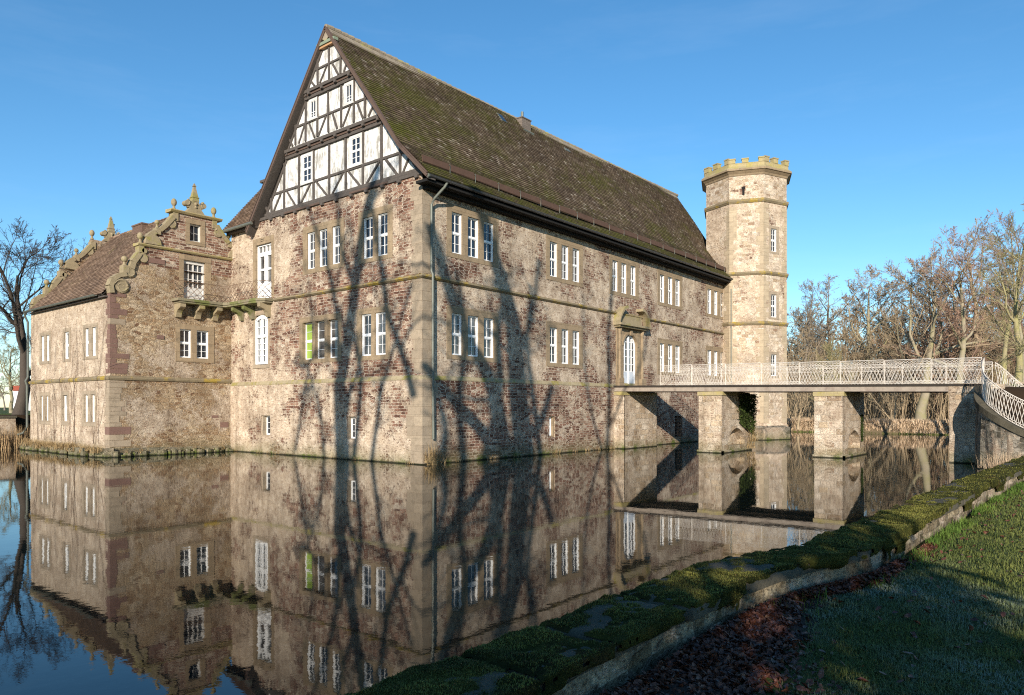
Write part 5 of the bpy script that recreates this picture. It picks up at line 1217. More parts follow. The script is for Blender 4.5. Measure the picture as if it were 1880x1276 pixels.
# ---- left bank: wall, reeds, distant house
mb = MB(); mb.box(-40,-6.9,28.35,28.75,-1,1.86); bw = build('bank_wall', mb, rubble('bank_wall', 19, red=.1, plaster=.9, mortar=(.50,.44,.35)), None); tag(bw, 'pale plastered bank wall behind dry reeds left of the wing', 'wall')
mb = MB(); mb.box(-40,-6.85,28.25,28.85,1.86,1.98); build('coping', mb, M['concrete'], bw)
mb = MB(); mb.box(-6.95,-5.5,26.95,28.6,-1,.35); o = build('bank_corner', mb, M['flank'], bw)
M['reed'] = blade_mat('dry_reed', (.24,.15,.08), (.42,.30,.17), (.14,.09,.05), nscale=3)
M['drygrass'] = blade_mat('dry_grass', (.22,.145,.075), (.40,.29,.15), (.12,.10,.03), nscale=3)
M['palegrass'] = blade_mat('pale_bank_grass', (.42,.30,.20), (.62,.47,.33), (.22,.16,.08), nscale=1)
def stuff_blades(name, label, X, Y, Z, H, W, lean, mat, seed, cat='grass'):
    Vb, Fb = blades(np.stack([X,Y,Z],1), H, W, lean, seed); o = link(name, np_mesh(name, Vb, Fb), M[mat]); tag(o, label, cat, kind='stuff'); return o
rs = np.random.RandomState(5); n = 5200; X = rs.uniform(-30,-6.2,n); Y = 28.2-np.abs(rs.normal(0,.35,n)); stuff_blades('reeds', 'dry tan reeds standing in the water along the left bank', X, Y, np.full(n,-.05), rs.uniform(.5,1.75,n), rs.uniform(.010,.022,n), .5, 'reed', 1, 'reeds')
# rubble bank with tufts at the foot of the wing
def bank_strip(mb, path, w0, h0, seed):
    rs_ = np.random.RandomState(seed)
    for i in range(70):
        t = rs_.rand()*(len(path)-1); k = int(t); f = t-k; p = Vector(path[k]).lerp(Vector(path[min(k+1,len(path)-1)]), f); d = (Vector(path[min(k+1,len(path)-1)])-Vector(path[k])).normalized(); nn = Vector((d.y,-d.x,0))
        c = p + nn*rs_.uniform(0,w0); r = rs_.uniform(.12,.34); pts = []
        for j in range(8): a = j*math.pi/4; rr_ = r*rs_.uniform(.7,1.1); pts.append((c.x+rr_*math.cos(a), c.y+rr_*math.sin(a)))
        z1 = rs_.uniform(.08, h0); mb.prism([(x,y,-.4) for x,y in pts], [(c.x+(x-c.x)*.7, c.y+(y-c.y)*.7, z1) for x,y in pts])
mb = MB(); bank_strip(mb, [(-6.6,26.9,0),(-6.6,15.6,0)], .55, .42, 3); bank_strip(mb, [(-6.9,15.6,0),(-.2,15.6,0)], .40, .30, 4)
mb.prism([(-7.15,27,-1),(-7.1,15.1,-1),(-6.5,15.1,-1),(-6.5,27,-1)], [(-6.95,27,.16),(-6.9,15.3,.16),(-6.5,15.3,.45),(-6.5,27,.45)]); mb.prism([(-6.9,15.05,-1),(-.05,15.2,-1),(-.05,15.7,-1),(-6.9,15.7,-1)], [(-6.8,15.25,.10),(-.05,15.4,.06),(-.05,15.7,.35),(-6.8,15.7,.45)])
o = build('footing_rubble', mb, M['flank'], wing)
rs = np.random.RandomState(6)
def tufts(name, label, centres, per, hr, wr, spread, mat, seed, lean=1.3, cat='grass'):
    rs = np.random.RandomState(seed); P = np.repeat(np.array(centres, float), per, 0); P[:,:2] += rs.normal(0, spread, (len(P),2)); n = len(P)
    Vb, Fb = blades(P, rs.uniform(*hr, n), rs.uniform(*wr, n), lean, seed); o = link(name, np_mesh(name, Vb, Fb), M[mat]); tag(o, label, cat, kind='stuff'); return o
c = [(-6.85-rs.rand()*.25, y, .15+rs.rand()*.2) for y in rs.uniform(15.4,26.8,60)]; tufts('dry_grass', 'dry brown grass tufts along the side wall of the wing', c, 40, (.15,.50), (.006,.014), .14, 'drygrass', 2)
c = [(x, 15.35+rs.rand()*.2, .12) for x in rs.uniform(-6.6,-.2,16)]; tufts('dry_grass', 'sparse brown weeds below the scrolled gable of the wing', c, 34, (.12,.42), (.004,.009), .10, 'drygrass', 3)
c = [(.3,-.25,.0),(.1,-.2,.1),(.6,-.25,0),(.9,-.2,0),(.45,-.2,.3)]; tufts('dry_grass', 'dry grass tuft at the near corner below the downpipe', c, 60, (.3,1.0), (.004,.010), .12, 'drygrass', 4)
c = [(x, -.18, .02) for x in (2.1,4.2,6.3,9.6,11.5,12.6,13.9,14.6,15.2)]; tufts('bank_weeds', 'green and brown weeds at the waterline below the long facade', c, 26, (.10,.40), (.005,.012), .18, 'drygrass', 5)
c = [(-.16, y, .02) for y in (12.6,11.7,10.9,6.1,5.2,4.4,.6,14.9)]; tufts('bank_weeds', 'small dark weeds at the waterline below the timber gable', c, 22, (.06,.28), (.004,.010), .12, 'drygrass', 6)
c = [(19.6,-6.9,.1),(19.9,-6.5,.1),(20.1,-6.1,.1),(19.8,-6.95,.5)]; tufts('dry_grass', 'brown grass hanging beside the mossy bridge pier', c, 70, (.3,1.3), (.006,.012), .22, 'drygrass', 8)
c = [(x, y, .05) for x, y in zip(rs.uniform(11.6,13.0,26), rs.uniform(-21.4,-19.3,26))]; tufts('dry_grass', 'reddish dry stems at the foot of the curved flank wall', c, 40, (.2,.9), (.003,.007), .22, 'palegrass', 9)

rs = np.random.RandomState(7); n = 26000; Y = rs.uniform(-40,32,n); X = 53.0+np.abs(rs.normal(0,1.6,n)); stuff_blades('bank_grass', 'pale pinkish dry grass along the far bank', X, Y, np.maximum(ground_h(X,Y),-.1), rs.uniform(.15,.55,n), rs.uniform(.02,.045,n), 1.6, 'palegrass', 10)
rs = np.random.RandomState(17); n = 3000; Y = rs.uniform(-20,12,n); X = 52.75+rs.rand(n)*.5; stuff_blades('bank_edge_grass', 'green grass at the waterline of the far bank', X, Y, np.full(n,-.05), rs.uniform(.1,.28,n), rs.uniform(.02,.04,n), 1.0, 'grass', 11)
# dark parapet wall beyond the ramp
mb = MB(); pp = [(20.05,-18.75),(20.6,-19.3),(21.2,-20.1),(21.7,-21.3),(21.9,-23.0),(22.0,-27)]
for (a, b) in zip(pp, pp[1:]):
    d = Vector((b[0]-a[0], b[1]-a[1])).normalized(); n_ = Vector((-d.y, d.x))*.4
    mb.prism([(a[0],a[1],1.5),(b[0],b[1],1.5),(b[0]+n_.x,b[1]+n_.y,1.5),(a[0]+n_.x,a[1]+n_.y,1.5)], [(a[0],a[1],3.62),(b[0],b[1],3.62),(b[0]+n_.x,b[1]+n_.y,3.62),(a[0]+n_.x,a[1]+n_.y,3.62)])
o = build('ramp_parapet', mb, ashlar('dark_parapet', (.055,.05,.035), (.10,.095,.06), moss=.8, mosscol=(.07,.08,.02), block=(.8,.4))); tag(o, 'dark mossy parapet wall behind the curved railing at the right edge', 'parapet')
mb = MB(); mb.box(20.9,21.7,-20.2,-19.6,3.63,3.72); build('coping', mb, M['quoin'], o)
# distant house on the left
hs = empty('white_house', (24,104,2), 'distant white house with a steep red roof behind the left tree', 'house')
hp = Vector((cam.location.x, cam.location.y, 0)) + 118*(Vector((math.cos(R(39.25)), math.sin(R(39.25)),0)) + Vector((math.sin(R(39.25)), -math.cos(R(39.25)),0))*(-.674))
Fh = Frame((hp.x,hp.y,0), (.63,-.77,0), (-.77,-.63,0)); hs.location = (hp.x,hp.y,1.9)
M['white_wall'] = plain('white_house_wall', (.62,.62,.60), .9); M['red_roof'] = plain('red_roof', (.26,.065,.04), .9, var=.2)
mb = MB(); fbox(mb, Fh, -2, 8, 1.5, 5.2, -8, 0); wm = build('wall', mb, M['white_wall'], hs)
mb = MB(); fpoly(mb, Fh, [(4.2,5.2),(8,5.2),(6.1,9.2)], -8.2, .2); fbox(mb, Fh, -2.2, 4.5, 5.2, 6.0, -8.2, .2); build('roof', mb, M['red_roof'], hs)
for u in (-1.2,1.2): mb = MB(); fbox(mb, Fh, u, u+1.1, 2.7, 4.1, .0, .04); build('window', mb, M['glass'], hs)
rs = np.random.RandomState(9)

# mossy ivy hanging from the deck over the bridge pier
rs = np.random.RandomState(70); n = 5200; t = rs.rand(n); cl = rs.randint(0, 9, n); cx = 18.2+rs.rand(9)*1.7; X = np.clip(cx[cl]+rs.normal(0,.22,n)*(1.1-.3*t), 17.4, 20.4); Z = 3.25-2.5*t*(.55+.45*((X-17.4)/2.8)); Y = -6.92-np.abs(rs.normal(0,.09,n))*(1.3-t)-.16*(X > 18.8)*rs.rand(n)
Vl, Fl = leaves_mesh(np.stack([X,Y,Z],1), rs.uniform(.035,.07,n), 8); M['ivy'] = blade_mat('hanging_ivy', (.022,.030,.010), (.055,.085,.018), (.07,.05,.02), nscale=4)
iv = link('hanging_ivy', np_mesh('hanging_ivy', Vl, Fl), M['ivy']); tag(iv, 'dark moss and ivy hanging down the middle bridge pier', 'ivy', kind='stuff')
rs = np.random.RandomState(71); n = 700; X = rs.normal(19.2,.10,n); Z = rs.uniform(.7,2.1,n); Y = np.full(n,-13.07)-rs.rand(n)*.04
Vl, Fl = leaves_mesh(np.stack([X,Y,Z],1), rs.uniform(.025,.05,n), 9); iv = link('hanging_ivy', np_mesh('hanging_ivy', Vl, Fl), M['ivy']); tag(iv, 'small green moss patch on the bridge pier nearest the lawn', 'ivy', kind='stuff')

# leaves afloat near the bank
rs = np.random.RandomState(91); n = 520; X = rs.uniform(-19.5,12,n); Y = yw(X)+.06+np.abs(rs.normal(0,.8,n))*rs.rand(n); th_ = rs.rand(n)
Vl, Fl = leaves_mesh(np.stack([X,Y,np.full(n,.006)],1), rs.uniform(.018,.036,n), 6); Vl[:,2] = .004+.10*np.clip(Vl[:,2]-.006, -.02, .05)+.004
o = link('floating_leaves', np_mesh('floating_leaves', Vl, Fl), M['leaf']); tag(o, 'brown leaves afloat on the moat along the mossy wall', 'floating leaves', kind='stuff')
# ================================================================ TREES
def tubes(PTS, RAD, sides):
    """PTS (B,K,3), RAD (B,K)"""
    B, K, _ = PTS.shape; D = np.empty_like(PTS); D[:,1:-1] = PTS[:,2:]-PTS[:,:-2]; D[:,0] = PTS[:,1]-PTS[:,0]; D[:,-1] = PTS[:,-1]-PTS[:,-2]
    D /= np.linalg.norm(D, axis=2, keepdims=True)+1e-9; ref = np.where(np.abs(D[:,:1,2:3]) > .9, np.array([1.0,0,0]), np.array([0,0,1.0])); ref = np.broadcast_to(ref, D.shape)
    a = np.cross(D, ref); a /= np.linalg.norm(a, axis=2, keepdims=True)+1e-9; b = np.cross(D, a)
    th = np.arange(sides)*2*np.pi/sides; ring = a[:,:,None]*np.cos(th)[None,None,:,None]+b[:,:,None]*np.sin(th)[None,None,:,None]
    V = (PTS[:,:,None]+ring*RAD[:,:,None,None]).reshape(-1,3)
    idx = np.arange(B*K*sides).reshape(B,K,sides); i0 = idx[:,:-1]; i1 = idx[:,1:]; F = np.stack([i0, np.roll(i0,-1,2), np.roll(i1,-1,2), i1], -1).reshape(-1,4)
    return V, F
def grow(seed, P0, D0, L0, R0, levels, K0=9, wander=.10, trop=.03, poly=None, prad=None, rmin=.006):
    """levels: list of (children per branch, length ratio, angle deg, points, sides, wander, tropism, tmin)"""
    rs = np.random.RandomState(seed); parts = []
    def lines(P, D, L, R_, K, wn, tr, taper):
        B = len(P); pts = np.empty((B,K,3)); rad = np.empty((B,K)); pts[:,0] = P; rad[:,0] = R_; D = D.copy()
        for k in range(1, K):
            D = D+rs.normal(0, wn, (B,3)); D[:,2] += tr; D /= np.linalg.norm(D, axis=1)[:,None]; pts[:,k] = pts[:,k-1]+D*(L/(K-1))[:,None]; rad[:,k] = R_*(1-taper*k/(K-1))
        return pts, np.maximum(rad, rmin)
    if poly is None: pts, rad = lines(np.array([P0],float), np.array([D0],float), np.array([L0]), np.array([R0]), K0, wander, trop, .80); ls = np.array([L0]); flare = 1+.38*np.exp(-np.arange(K0)*1.6); rad = rad*flare
    else: pts, rad = poly, prad; ls = np.linalg.norm(np.diff(pts, axis=1), axis=2).sum(1)
    parts.append(tubes(pts, rad, 9 if poly is None else 7)); tips = []
    for (nc, lr, ang, K, sd_, wn, tr, tmin) in levels:
        B, Kp, _ = pts.shape; t = tmin+(1-tmin)*(np.arange(nc)[None]+rs.rand(B,nc))/nc; t = np.clip(t, 0, .999); f = t*(Kp-1); i = f.astype(int); fr = (f-i)[...,None]; bi = np.arange(B)[:,None]
        P = pts[bi,i]*(1-fr)+pts[bi,i+1]*fr; Dp = pts[bi,i+1]-pts[bi,i]; Dp /= np.linalg.norm(Dp, axis=2, keepdims=True)+1e-9; r = rad[bi,i]*(1-fr[...,0])+rad[bi,i+1]*fr[...,0]
        q = rs.normal(0,1,(B,nc,3)); q[...,2] *= .55; q -= Dp*(q*Dp).sum(2,keepdims=True); q /= np.linalg.norm(q, axis=2, keepdims=True)+1e-9
        an = R(ang)*(rs.uniform(.6,1.25,(B,nc,1)))*(1.15-.45*t[...,None]); D = Dp*np.cos(an)+q*np.sin(an)
        L = (ls[:,None]*lr*(1.15-.65*t)*rs.uniform(.65,1.2,(B,nc))).ravel(); P = P.reshape(-1,3); D = D.reshape(-1,3); Rr = np.minimum((r*.62*rs.uniform(.7,1.05,(B,nc))).ravel(), L*.035)
        pts, rad = lines(P, D, L, Rr, K, wn, tr, .75); ls = L; parts.append(tubes(pts, rad, sd_)); tips.append(pts[:,-1])
    V = []; F = []; b = 0
    for v, f in parts: V.append(v); F.append(f+b); b += len(v)
    return V, F, tips
def bark(name, a, b, moss=None, nscale=1.5):
    N = NT(name); ob = N.obj(); c = N.mix(N.noise(ob, nscale, 5, .7), a, b)
    if moss: c = N.mix(N.rng(N.noise(N.map(ob, loc=(3,3,3)), .9, 5, .7), .45, .62, 0, .8), c, moss)
    return N.done(c, .9, N.bump(N.noise(N.map(ob, scale=(1,1,.3)), 14, 4, .7), .7, .03), spec=.15)
M['bark_dark'] = bark('dark_bark', (.045,.036,.030), (.10,.082,.066))
M['bark_pale'] = bark('pale_bark', (.20,.17,.115), (.36,.31,.22), (.25,.23,.11))
M['bark_yellow'] = bark('lichen_bark', (.20,.17,.10), (.36,.31,.18), (.29,.27,.10))
M['twig_brown'] = bark('brown_twigs', (.25,.19,.12), (.43,.335,.215))
M['twig_red'] = bark('reddish_twigs', (.25,.155,.11), (.40,.27,.19))
M['twig_grey'] = bark('grey_twigs', (.14,.12,.10), (.27,.235,.19))
M['twig_green'] = bark('greenish_twigs', (.20,.18,.085), (.34,.30,.15))
M['oakleaf'] = plain('withered_oak_leaf', (.22,.115,.05), .8, var=.5, nscale=3)
LV = dict(
 oak=[(10,.55,66,7,6,.16,.05,.28),(8,.55,54,6,4,.18,.05,.18),(8,.50,46,5,3,.20,.04,.15),(8,.48,42,4,3,.20,.03,.12)],
 tall=[(13,.34,48,6,5,.10,.10,.35),(8,.50,42,5,4,.12,.08,.15),(7,.48,38,4,3,.14,.06,.15),(5,.50,35,3,3,.14,.04,.2)],
 wide=[(8,.95,48,8,7,.15,.06,.20),(9,.55,46,6,5,.17,.06,.20),(9,.48,42,5,3,.18,.05,.15),(9,.42,40,4,3,.18,.03,.12)],
 far=[(10,.48,50,6,4,.15,.06,.20),(8,.52,46,5,3,.17,.05,.15),(8,.50,42,4,3,.18,.04,.15),(4,.5,38,3,3,.18,.03,.15)],
 bushy=[(16,.75,30,6,4,.10,.06,.02),(8,.5,32,5,3,.12,.05,.2),(6,.45,30,4,3,.12,.04,.2)])
tmpl = {}
def tree_mesh(key, seed, H, r, lv, rmin=.008, trop=.02):
    V, F, tips = grow(seed, (0,0,-.3), (0,0,1), H, r, LV[lv], rmin=rmin, trop=trop); nt = 2 if lv != 'bushy' else 1
    lim = sum(len(v) for v in V[:nt]); tv = np.concatenate(V[:nt]); tf = np.concatenate(F[:nt]); cv = np.concatenate(V[nt:]); cf = np.concatenate(F[nt:])-lim
    tmpl[key] = (np_mesh(key+'_trunk', tv, tf), np_mesh(key+'_crown', cv, cf), tips[-1]); return tmpl[key]
def place_tree(key, loc, rot, s, label, trunk_m, crown_m, name='bare_tree', group=None, leaves=0, cat='tree', sz=1.0):
    t = empty(name, loc, label, cat, group); t.rotation_euler = (0,0,rot); t.scale = (s,s,s*sz)
    tm = tmpl[key]
    for nm, me, mt in (('trunk', tm[0], trunk_m), ('crown', tm[1], crown_m)):
        me2 = me
        if me.materials and me.materials[0] != M[mt]: me2 = me.copy(); me2.materials.clear()
        if not me2.materials: me2.materials.append(M[mt])
        o = bpy.data.objects.new(nm, me2); C.objects.link(o); o.parent = t
        for p in (): pass
    if leaves:
        rs = np.random.RandomState(int(leaves)); tp = tm[2]; P = tp[rs.randint(0, len(tp), leaves)]+rs.normal(0,.12,(leaves,3)); Vl, Fl = leaves_mesh(P, rs.uniform(.05,.10,leaves), 5)
        o = bpy.data.objects.new('leaves', np_mesh('leaves', Vl, Fl)); o.data.materials.append(M['oakleaf']); C.objects.link(o); o.parent = t
    return t
tree_mesh('oak1', 3, 16, .46, 'oak', .013); tree_mesh('oak2', 8, 14.5, .40, 'oak', .013); tree_mesh('tall1', 5, 20, .30, 'tall', .011); tree_mesh('tall2', 15, 19, .26, 'tall', .011)
tree_mesh('bush1', 21, 3.5, .10, 'bushy', .007); tree_mesh('wide1', 33, 11, .44, 'wide', .010)
camF = Vector((math.cos(R(39.25)), math.sin(R(39.25)),0)); camR = Vector((math.sin(R(39.25)), -math.cos(R(39.25)),0)); c0 = Vector((-21.82,-22.85,0))
def at_px(px, D, z): p = c0 + D*(camF + camR*((px-940)/1325.8)); return (round(p.x,2), round(p.y,2), z)
G_R = 'bare trees beyond the footbridge'
place_tree('wide1', at_px(34, 47, 1.85), .9, .86, 'broad dark bare tree with several trunks at the left edge', 'bark_dark', 'bark_dark')
place_tree('oak2', at_px(22, 66, 1.9), 2.0, .42, 'small pale bare tree on the grass far behind the left bank wall', 'bark_pale', 'twig_green')
tree_mesh('wide2', 44, 13, .48, 'wide', .012)
place_tree('wide2', at_px(1690, 78, .7), 1.2, 1.10, 'large pale bare tree with forked trunk on the far bank between bridge piers', 'bark_pale', 'twig_brown', group=G_R, leaves=900)
place_tree('oak2', at_px(1600, 84, .9), .3, 1.05, 'bare oak with withered leaves, third tree right of the tower', 'bark_pale', 'twig_brown', group=G_R, leaves=2200)
place_tree('oak1', at_px(1525, 90, .9), 4.1, .92, 'low bare oak with brown leaves, second tree right of the tower', 'twig_grey', 'twig_brown', group=G_R, leaves=1800)
place_tree('tall2', at_px(1462, 88, .9), 2.2, .82, 'grey bare tree directly right of the tower', 'twig_grey', 'twig_grey', group=G_R)
place_tree('oak2', at_px(1765, 74, 1.0), 5.0, 1.10, 'reddish bare tree right of the forked pale tree', 'bark_pale', 'twig_red', group=G_R)
place_tree('oak1', at_px(1800, 82, 1.0), 3.0, 1.15, 'reddish brown bare tree behind the end of the bridge railing', 'twig_brown', 'twig_red', group=G_R)
place_tree('tall1', at_px(1843, 56, 3.2), .5, .70, 'slender tall tree with yellow lichen branches above the curved railing', 'bark_yellow', 'twig_green', group=G_R)
place_tree('tall2', at_px(1878, 52, 3.2), 3.6, .66, 'slender tall pale tree cut by the right edge of the view', 'bark_pale', 'twig_red', group=G_R)
place_tree('oak2', at_px(1868, 46, 3.2), 1.9, .62, 'leaning yellowish tree with low crooked branches behind the parapet', 'bark_yellow', 'bark_yellow', group=G_R)
place_tree('bush1', at_px(1530, 73, .8), .3, 1.9, 'yellow green bare willow bush behind the bridge railing', 'bark_yellow', 'twig_green', name='bare_shrub', cat='shrub')
place_tree('bush1', at_px(1465, 70, .7), 2.3, 1.2, 'tan bare shrub on the far bank beside the tower', 'twig_brown', 'twig_brown', name='bare_shrub', cat='shrub')
place_tree('bush1', at_px(1640, 76, .8), 1.3, 1.3, 'thin brown shrub left of the forked pale tree', 'twig_brown', 'twig_brown', name='bare_shrub', cat='shrub')
# dense wood behind, one mass
def wood_mass(name, label, keys, n, pxr, Dr, sr, mat, seed, zc=.9):
    rs = np.random.RandomState(seed); V = []; F = []; b = 0
    for i in range(n):
        px = pxr[0]+(pxr[1]-pxr[0])*(i+rs.rand())/n; D = rs.uniform(*Dr); p = at_px(px, D, zc); k = keys[rs.randint(len(keys))]; a = rs.rand()*6.28; s = rs.uniform(*sr)
        for me in tmpl[k][:2]:
            co = np.empty(len(me.vertices)*3, np.float32); me.vertices.foreach_get('co', co); co = co.reshape(-1,3)*s; f = np.empty(len(me.polygons)*4, np.int32); me.loops.foreach_get('vertex_index', f); f = f.reshape(-1,4)
            co = np.stack([co[:,0]*math.cos(a)-co[:,1]*math.sin(a)+p[0], co[:,0]*math.sin(a)+co[:,1]*math.cos(a)+p[1], co[:,2]+p[2]], 1); V.append(co); F.append(f+b); b += len(co)
    o = link(name, np_mesh(name, np.concatenate(V), np.concatenate(F)), M[mat]); tag(o, label, 'woodland', kind='stuff'); return o
tree_mesh('far1', 41, 14, .24, 'far', .020); tree_mesh('stem1', 51, 13, .13, 'far', .018)
wood_mass('woodland', 'dense brown bare woodland filling the background beyond the far bank', ['stem1','far1','stem1'], 64, (1425,1960), (80,108), (.62,1.05), 'twig_brown', 3)
wood_mass('woodland', 'reddish twigs of the woodland behind the bridge end', ['far1','stem1'], 12, (1700,1960), (80,98), (.95,1.2), 'twig_red', 6)
wood_mass('distant_trees', 'low line of grey trees far behind the left bank', ['far1'], 7, (-60,150), (120,150), (.45,.6), 'twig_grey', 5, 1.9)
# upright stems of the undergrowth
rs = np.random.RandomState(77); n = 5200; D = rs.uniform(80,112,n); px = rs.uniform(1430,1960,n); lat = (px-940)/1325.8
X = -21.82+D*(math.cos(R(39.25))+math.sin(R(39.25))*lat); Y = -22.85+D*(math.sin(R(39.25))-math.cos(R(39.25))*lat); K = 5; pts = np.empty((n,K,3)); pts[:,0] = np.stack([X,Y,np.full(n,.5)],1); L = rs.uniform(2.5,9.5,n); d = np.stack([rs.normal(0,.13,n), rs.normal(0,.13,n), np.ones(n)],1)
for k in range(1,K): d = d+rs.normal(0,.07,(n,3)); pts[:,k] = pts[:,k-1]+d*(L/(K-1))[:,None]
rad = rs.uniform(.015,.05,n)[:,None]*np.linspace(1,.35,K)[None]; v1, f1 = tubes(pts, rad, 4)
o = link('undergrowth', np_mesh('undergrowth', v1, f1), M['twig_brown']); tag(o, 'thicket of thin upright stems along the edge of the wood', 'undergrowth', kind='stuff')

# ---- tall trees behind the viewer; their shadows lie on the two facades and the lawn
SV = np.array([2.63,1.60,-1.0])
def shadow_tree(loc_s, limbs, label, seed, radii, lv):
    """limbs: where each limb's shadow runs on the wall (x,y,z); the limb stands loc_s sun-lengths in front of it"""
    rs = np.random.RandomState(seed); V = []; F = []; b = 0; K = 8; P = []; Rd = []
    for limb, (r0, r1) in zip(limbs, radii):
        q = np.array(limb, float); dd = np.concatenate([[0], np.cumsum(np.linalg.norm(np.diff(q, axis=0), axis=1))]); t = np.linspace(0, dd[-1], K); q = np.stack([np.interp(t, dd, q[:,i]) for i in range(3)], 1)
        s = loc_s + .25*np.sin(np.linspace(0,2,K)*rs.uniform(.5,1.5)+rs.rand()*6)-.25; P.append(q-s[:,None]*SV); Rd.append(np.linspace(r0, r1, K))
    P = np.array(P); Rd = np.array(Rd); base = P[0,0].copy()
    vs, fs, tips = grow(seed, None, None, None, None, lv, poly=P, prad=Rd, rmin=.016)
    o = empty('tall_tree', (base[0],base[1],.9), label, 'tree')
    tr = tubes(np.array([[[base[0],base[1],.5],[base[0]+.1,base[1],base[2]*.5],[base[0],base[1],base[2]+.3]]]), np.array([[Rd[0,0]*2.0,Rd[0,0]*1.2,Rd[0,0]]]), 10)
    V = [tr[0], vs[0]]; F = [tr[1], fs[0]+len(tr[0])]
    link('trunk', np_mesh('trunk', np.concatenate(V), np.concatenate(F)), M['bark_dark'], o); lim = len(vs[0])
    link('crown', np_mesh('crown', np.concatenate(vs[1:]), np.concatenate(fs[1:])-lim), M['bark_dark'], o)
    return o
lvB = [(5,.30,50,7,4,.20,.03,.10),(4,.55,46,5,3,.20,.03,.15),(4,.5,42,4,3,.18,.03,.2)]
lvA = [(7,.32,50,7,4,.20,.04,.10),(5,.55,46,5,3,.20,.05,.15),(4,.5,42,4,3,.18,.04,.2)]
shadow_tree(18.0, [[(0,5.45,-.5),(0,5.75,3.6),(0,5.35,5.0),(0,4.85,6.9),(0,4.5,8.8),(0,3.95,11.4),(0,3.3,12.6),(0,2.9,13.6)],
    [(0,5.55,3.0),(0,5.9,6.0),(0,6.1,7.8),(0,7.0,10.2),(0,7.8,11.6),(0,8.3,12.6)], [(0,4.7,-.2),(0,4.05,3.6),(0,4.45,5.3),(0,4.9,6.6),(0,5.0,7.0)],
    [(0,5.5,5.0),(0,7.2,5.8),(0,8.6,4.4),(0,9.6,4.9)], [(0,4.6,8.0),(0,5.8,10.5),(0,5.9,12.5),(0,6.1,13.6)], [(0,.5,2.9),(0,1.2,4.8),(0,2.3,6.7),(0,2.7,8.9),(0,3.1,10.6),(0,3.5,12.4)],
    [(0,9.4,.2),(0,8.5,3.6),(0,7.9,6.4),(0,8.3,9.0)], [(0,3.4,-.3),(0,2.7,3.2),(0,1.7,5.6),(0,.7,8.0)], [(0,6.9,-.3),(0,7.3,2.6),(0,8.7,5.0)]],
    'tall bare forked tree behind the viewer whose trunk shades the timber gable wall', 11, [(.52,.22),(.20,.08),(.18,.12),(.15,.08),(.16,.07),(.21,.12),(.10,.05),(.15,.08),(.11,.05)], lvA)
shadow_tree(14.2, [[(7.3,0,-.6),(6.7,0,2.8),(6.3,0,6.6),(5.6,0,8.3),(4.8,0,9.7),(4.2,0,11.0),(3.9,0,11.9)],
    [(5.9,0,-.4),(5.4,0,1.2),(4.6,0,3.9),(2.95,0,5.6),(1.9,0,7.4),(1.3,0,8.6),(.5,0,10.4)], [(4.9,0,.4),(3.4,0,1.8),(1.9,0,2.8),(1.0,0,3.6),(.2,0,4.3)], [(6.5,0,4.6),(7.8,0,7.2),(8.2,0,9),(8.3,0,10.3)], [(6.9,0,.6),(8.6,0,1.6),(9.6,0,3.6)],
    [(8.6,0,-.5),(7.9,0,3.0),(7.3,0,5.6),(7.7,0,8.8)], [(2.7,0,-.4),(2.3,0,2.9),(2.9,0,5.9),(2.1,0,8.8)], [(4.1,0,-.4),(5.3,0,3.2),(5.0,0,6.0),(5.8,0,9.2)], [(1.2,0,-.3),(1.5,0,1.6),(.8,0,3.4)]],
    'tall bare tree behind the viewer whose limbs shade the long facade', 12, [(.52,.26),(.38,.22),(.36,.20),(.15,.07),(.24,.12),(.17,.07),(.18,.08),(.24,.10),(.18,.11)], lvB)
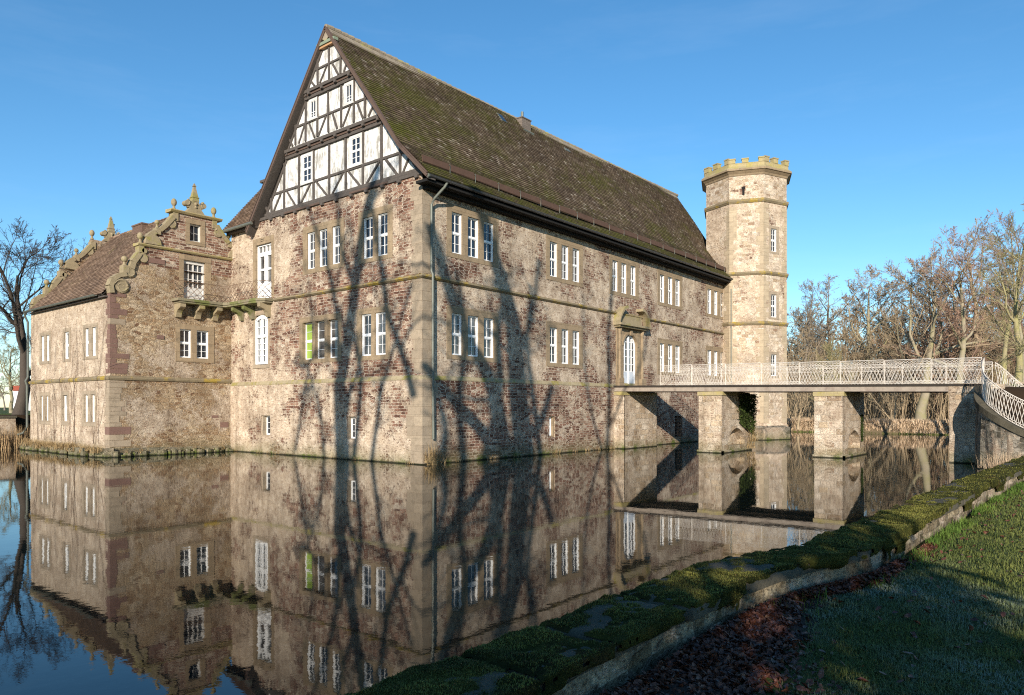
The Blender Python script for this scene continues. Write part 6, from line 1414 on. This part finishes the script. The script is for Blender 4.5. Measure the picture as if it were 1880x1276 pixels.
shadow_tree(15.5, [[(14.8,0,-4),(15.0,0,-1),(15.4,0,3),(15.2,0,7),(16.0,0,11)], [(15,0,-1),(13.2,0,2.5),(12.6,0,5.5),(12.5,0,9)], [(15.1,0,1),(17.6,0,3.5),(19.6,0,5.6),(20.4,0,9)]],
    'slender bare tree behind the viewer shading the entrance side faintly', 13, [(.15,.07),(.09,.04),(.09,.04)], [(6,.25,45,5,3,.16,.08,.4)])
# unseen evergreen shrubs, added behind the viewer to keep the near lawn in shade
def add_shade_shrub(loc, rx, ry, h, label, seed, n=2900):
    rs = np.random.RandomState(seed); o = empty('evergreen_shrub', loc, label, 'shrub', 'evergreen shrubs behind the viewer')
    k = rs.randint(0, 14, n); cx = rs.uniform(-.6,.6,14)*rx; cy = rs.uniform(-.6,.6,14)*ry; cz = rs.uniform(.15,.85,14)*h; r = rs.uniform(.35,.5,14)
    d = rs.normal(0,1,(n,3)); d /= np.linalg.norm(d, axis=1)[:,None]; rr_ = rs.rand(n)**.4
    P = np.stack([cx[k]+d[:,0]*rr_*r[k]*rx, cy[k]+d[:,1]*rr_*r[k]*ry, np.clip(cz[k]+d[:,2]*rr_*r[k]*h*.6, .05, h)],1)
    V, F = leaves_mesh(P, rs.uniform(.10,.20,n), seed); me = np_mesh('crown', V, F); me.materials.append(M['shrubleaf']); c_ = bpy.data.objects.new('crown', me); C.objects.link(c_); c_.parent = o
    mb = MB(); mb.tube([(0,0,-.2),(.1,0,h*.4),(0,.1,h*.8)], [.12,.08,.03], 6); me = bpy.data.meshes.new('stem'); me.from_pydata(mb.v, [], mb.f); me.materials.append(M['bark_dark']); s_ = bpy.data.objects.new('stem', me); C.objects.link(s_); s_.parent = o
    return o
M['shrubleaf'] = plain('evergreen_leaf', (.030,.055,.018), .6, var=.4)

for k, (x, y, rx, h) in enumerate(((-36.2,-27.0,2.2,9.5),(-34.8,-29.6,2.0,9.8),(-33.4,-32.4,1.8,9.0),(-38.0,-24.6,1.6,7.0),(-29.9,-28.2,1.1,5.0))):
    add_shade_shrub((x,y,.9), rx, rx, h, ['large dark evergreen shrub in the middle of the row behind the viewer','tallest dark evergreen shrub of the row behind the viewer','dark evergreen shrub at the lawn end of the row behind the viewer','evergreen shrub nearest the moat behind the viewer','low evergreen shrub standing closest behind the viewer'][k], 50+k)
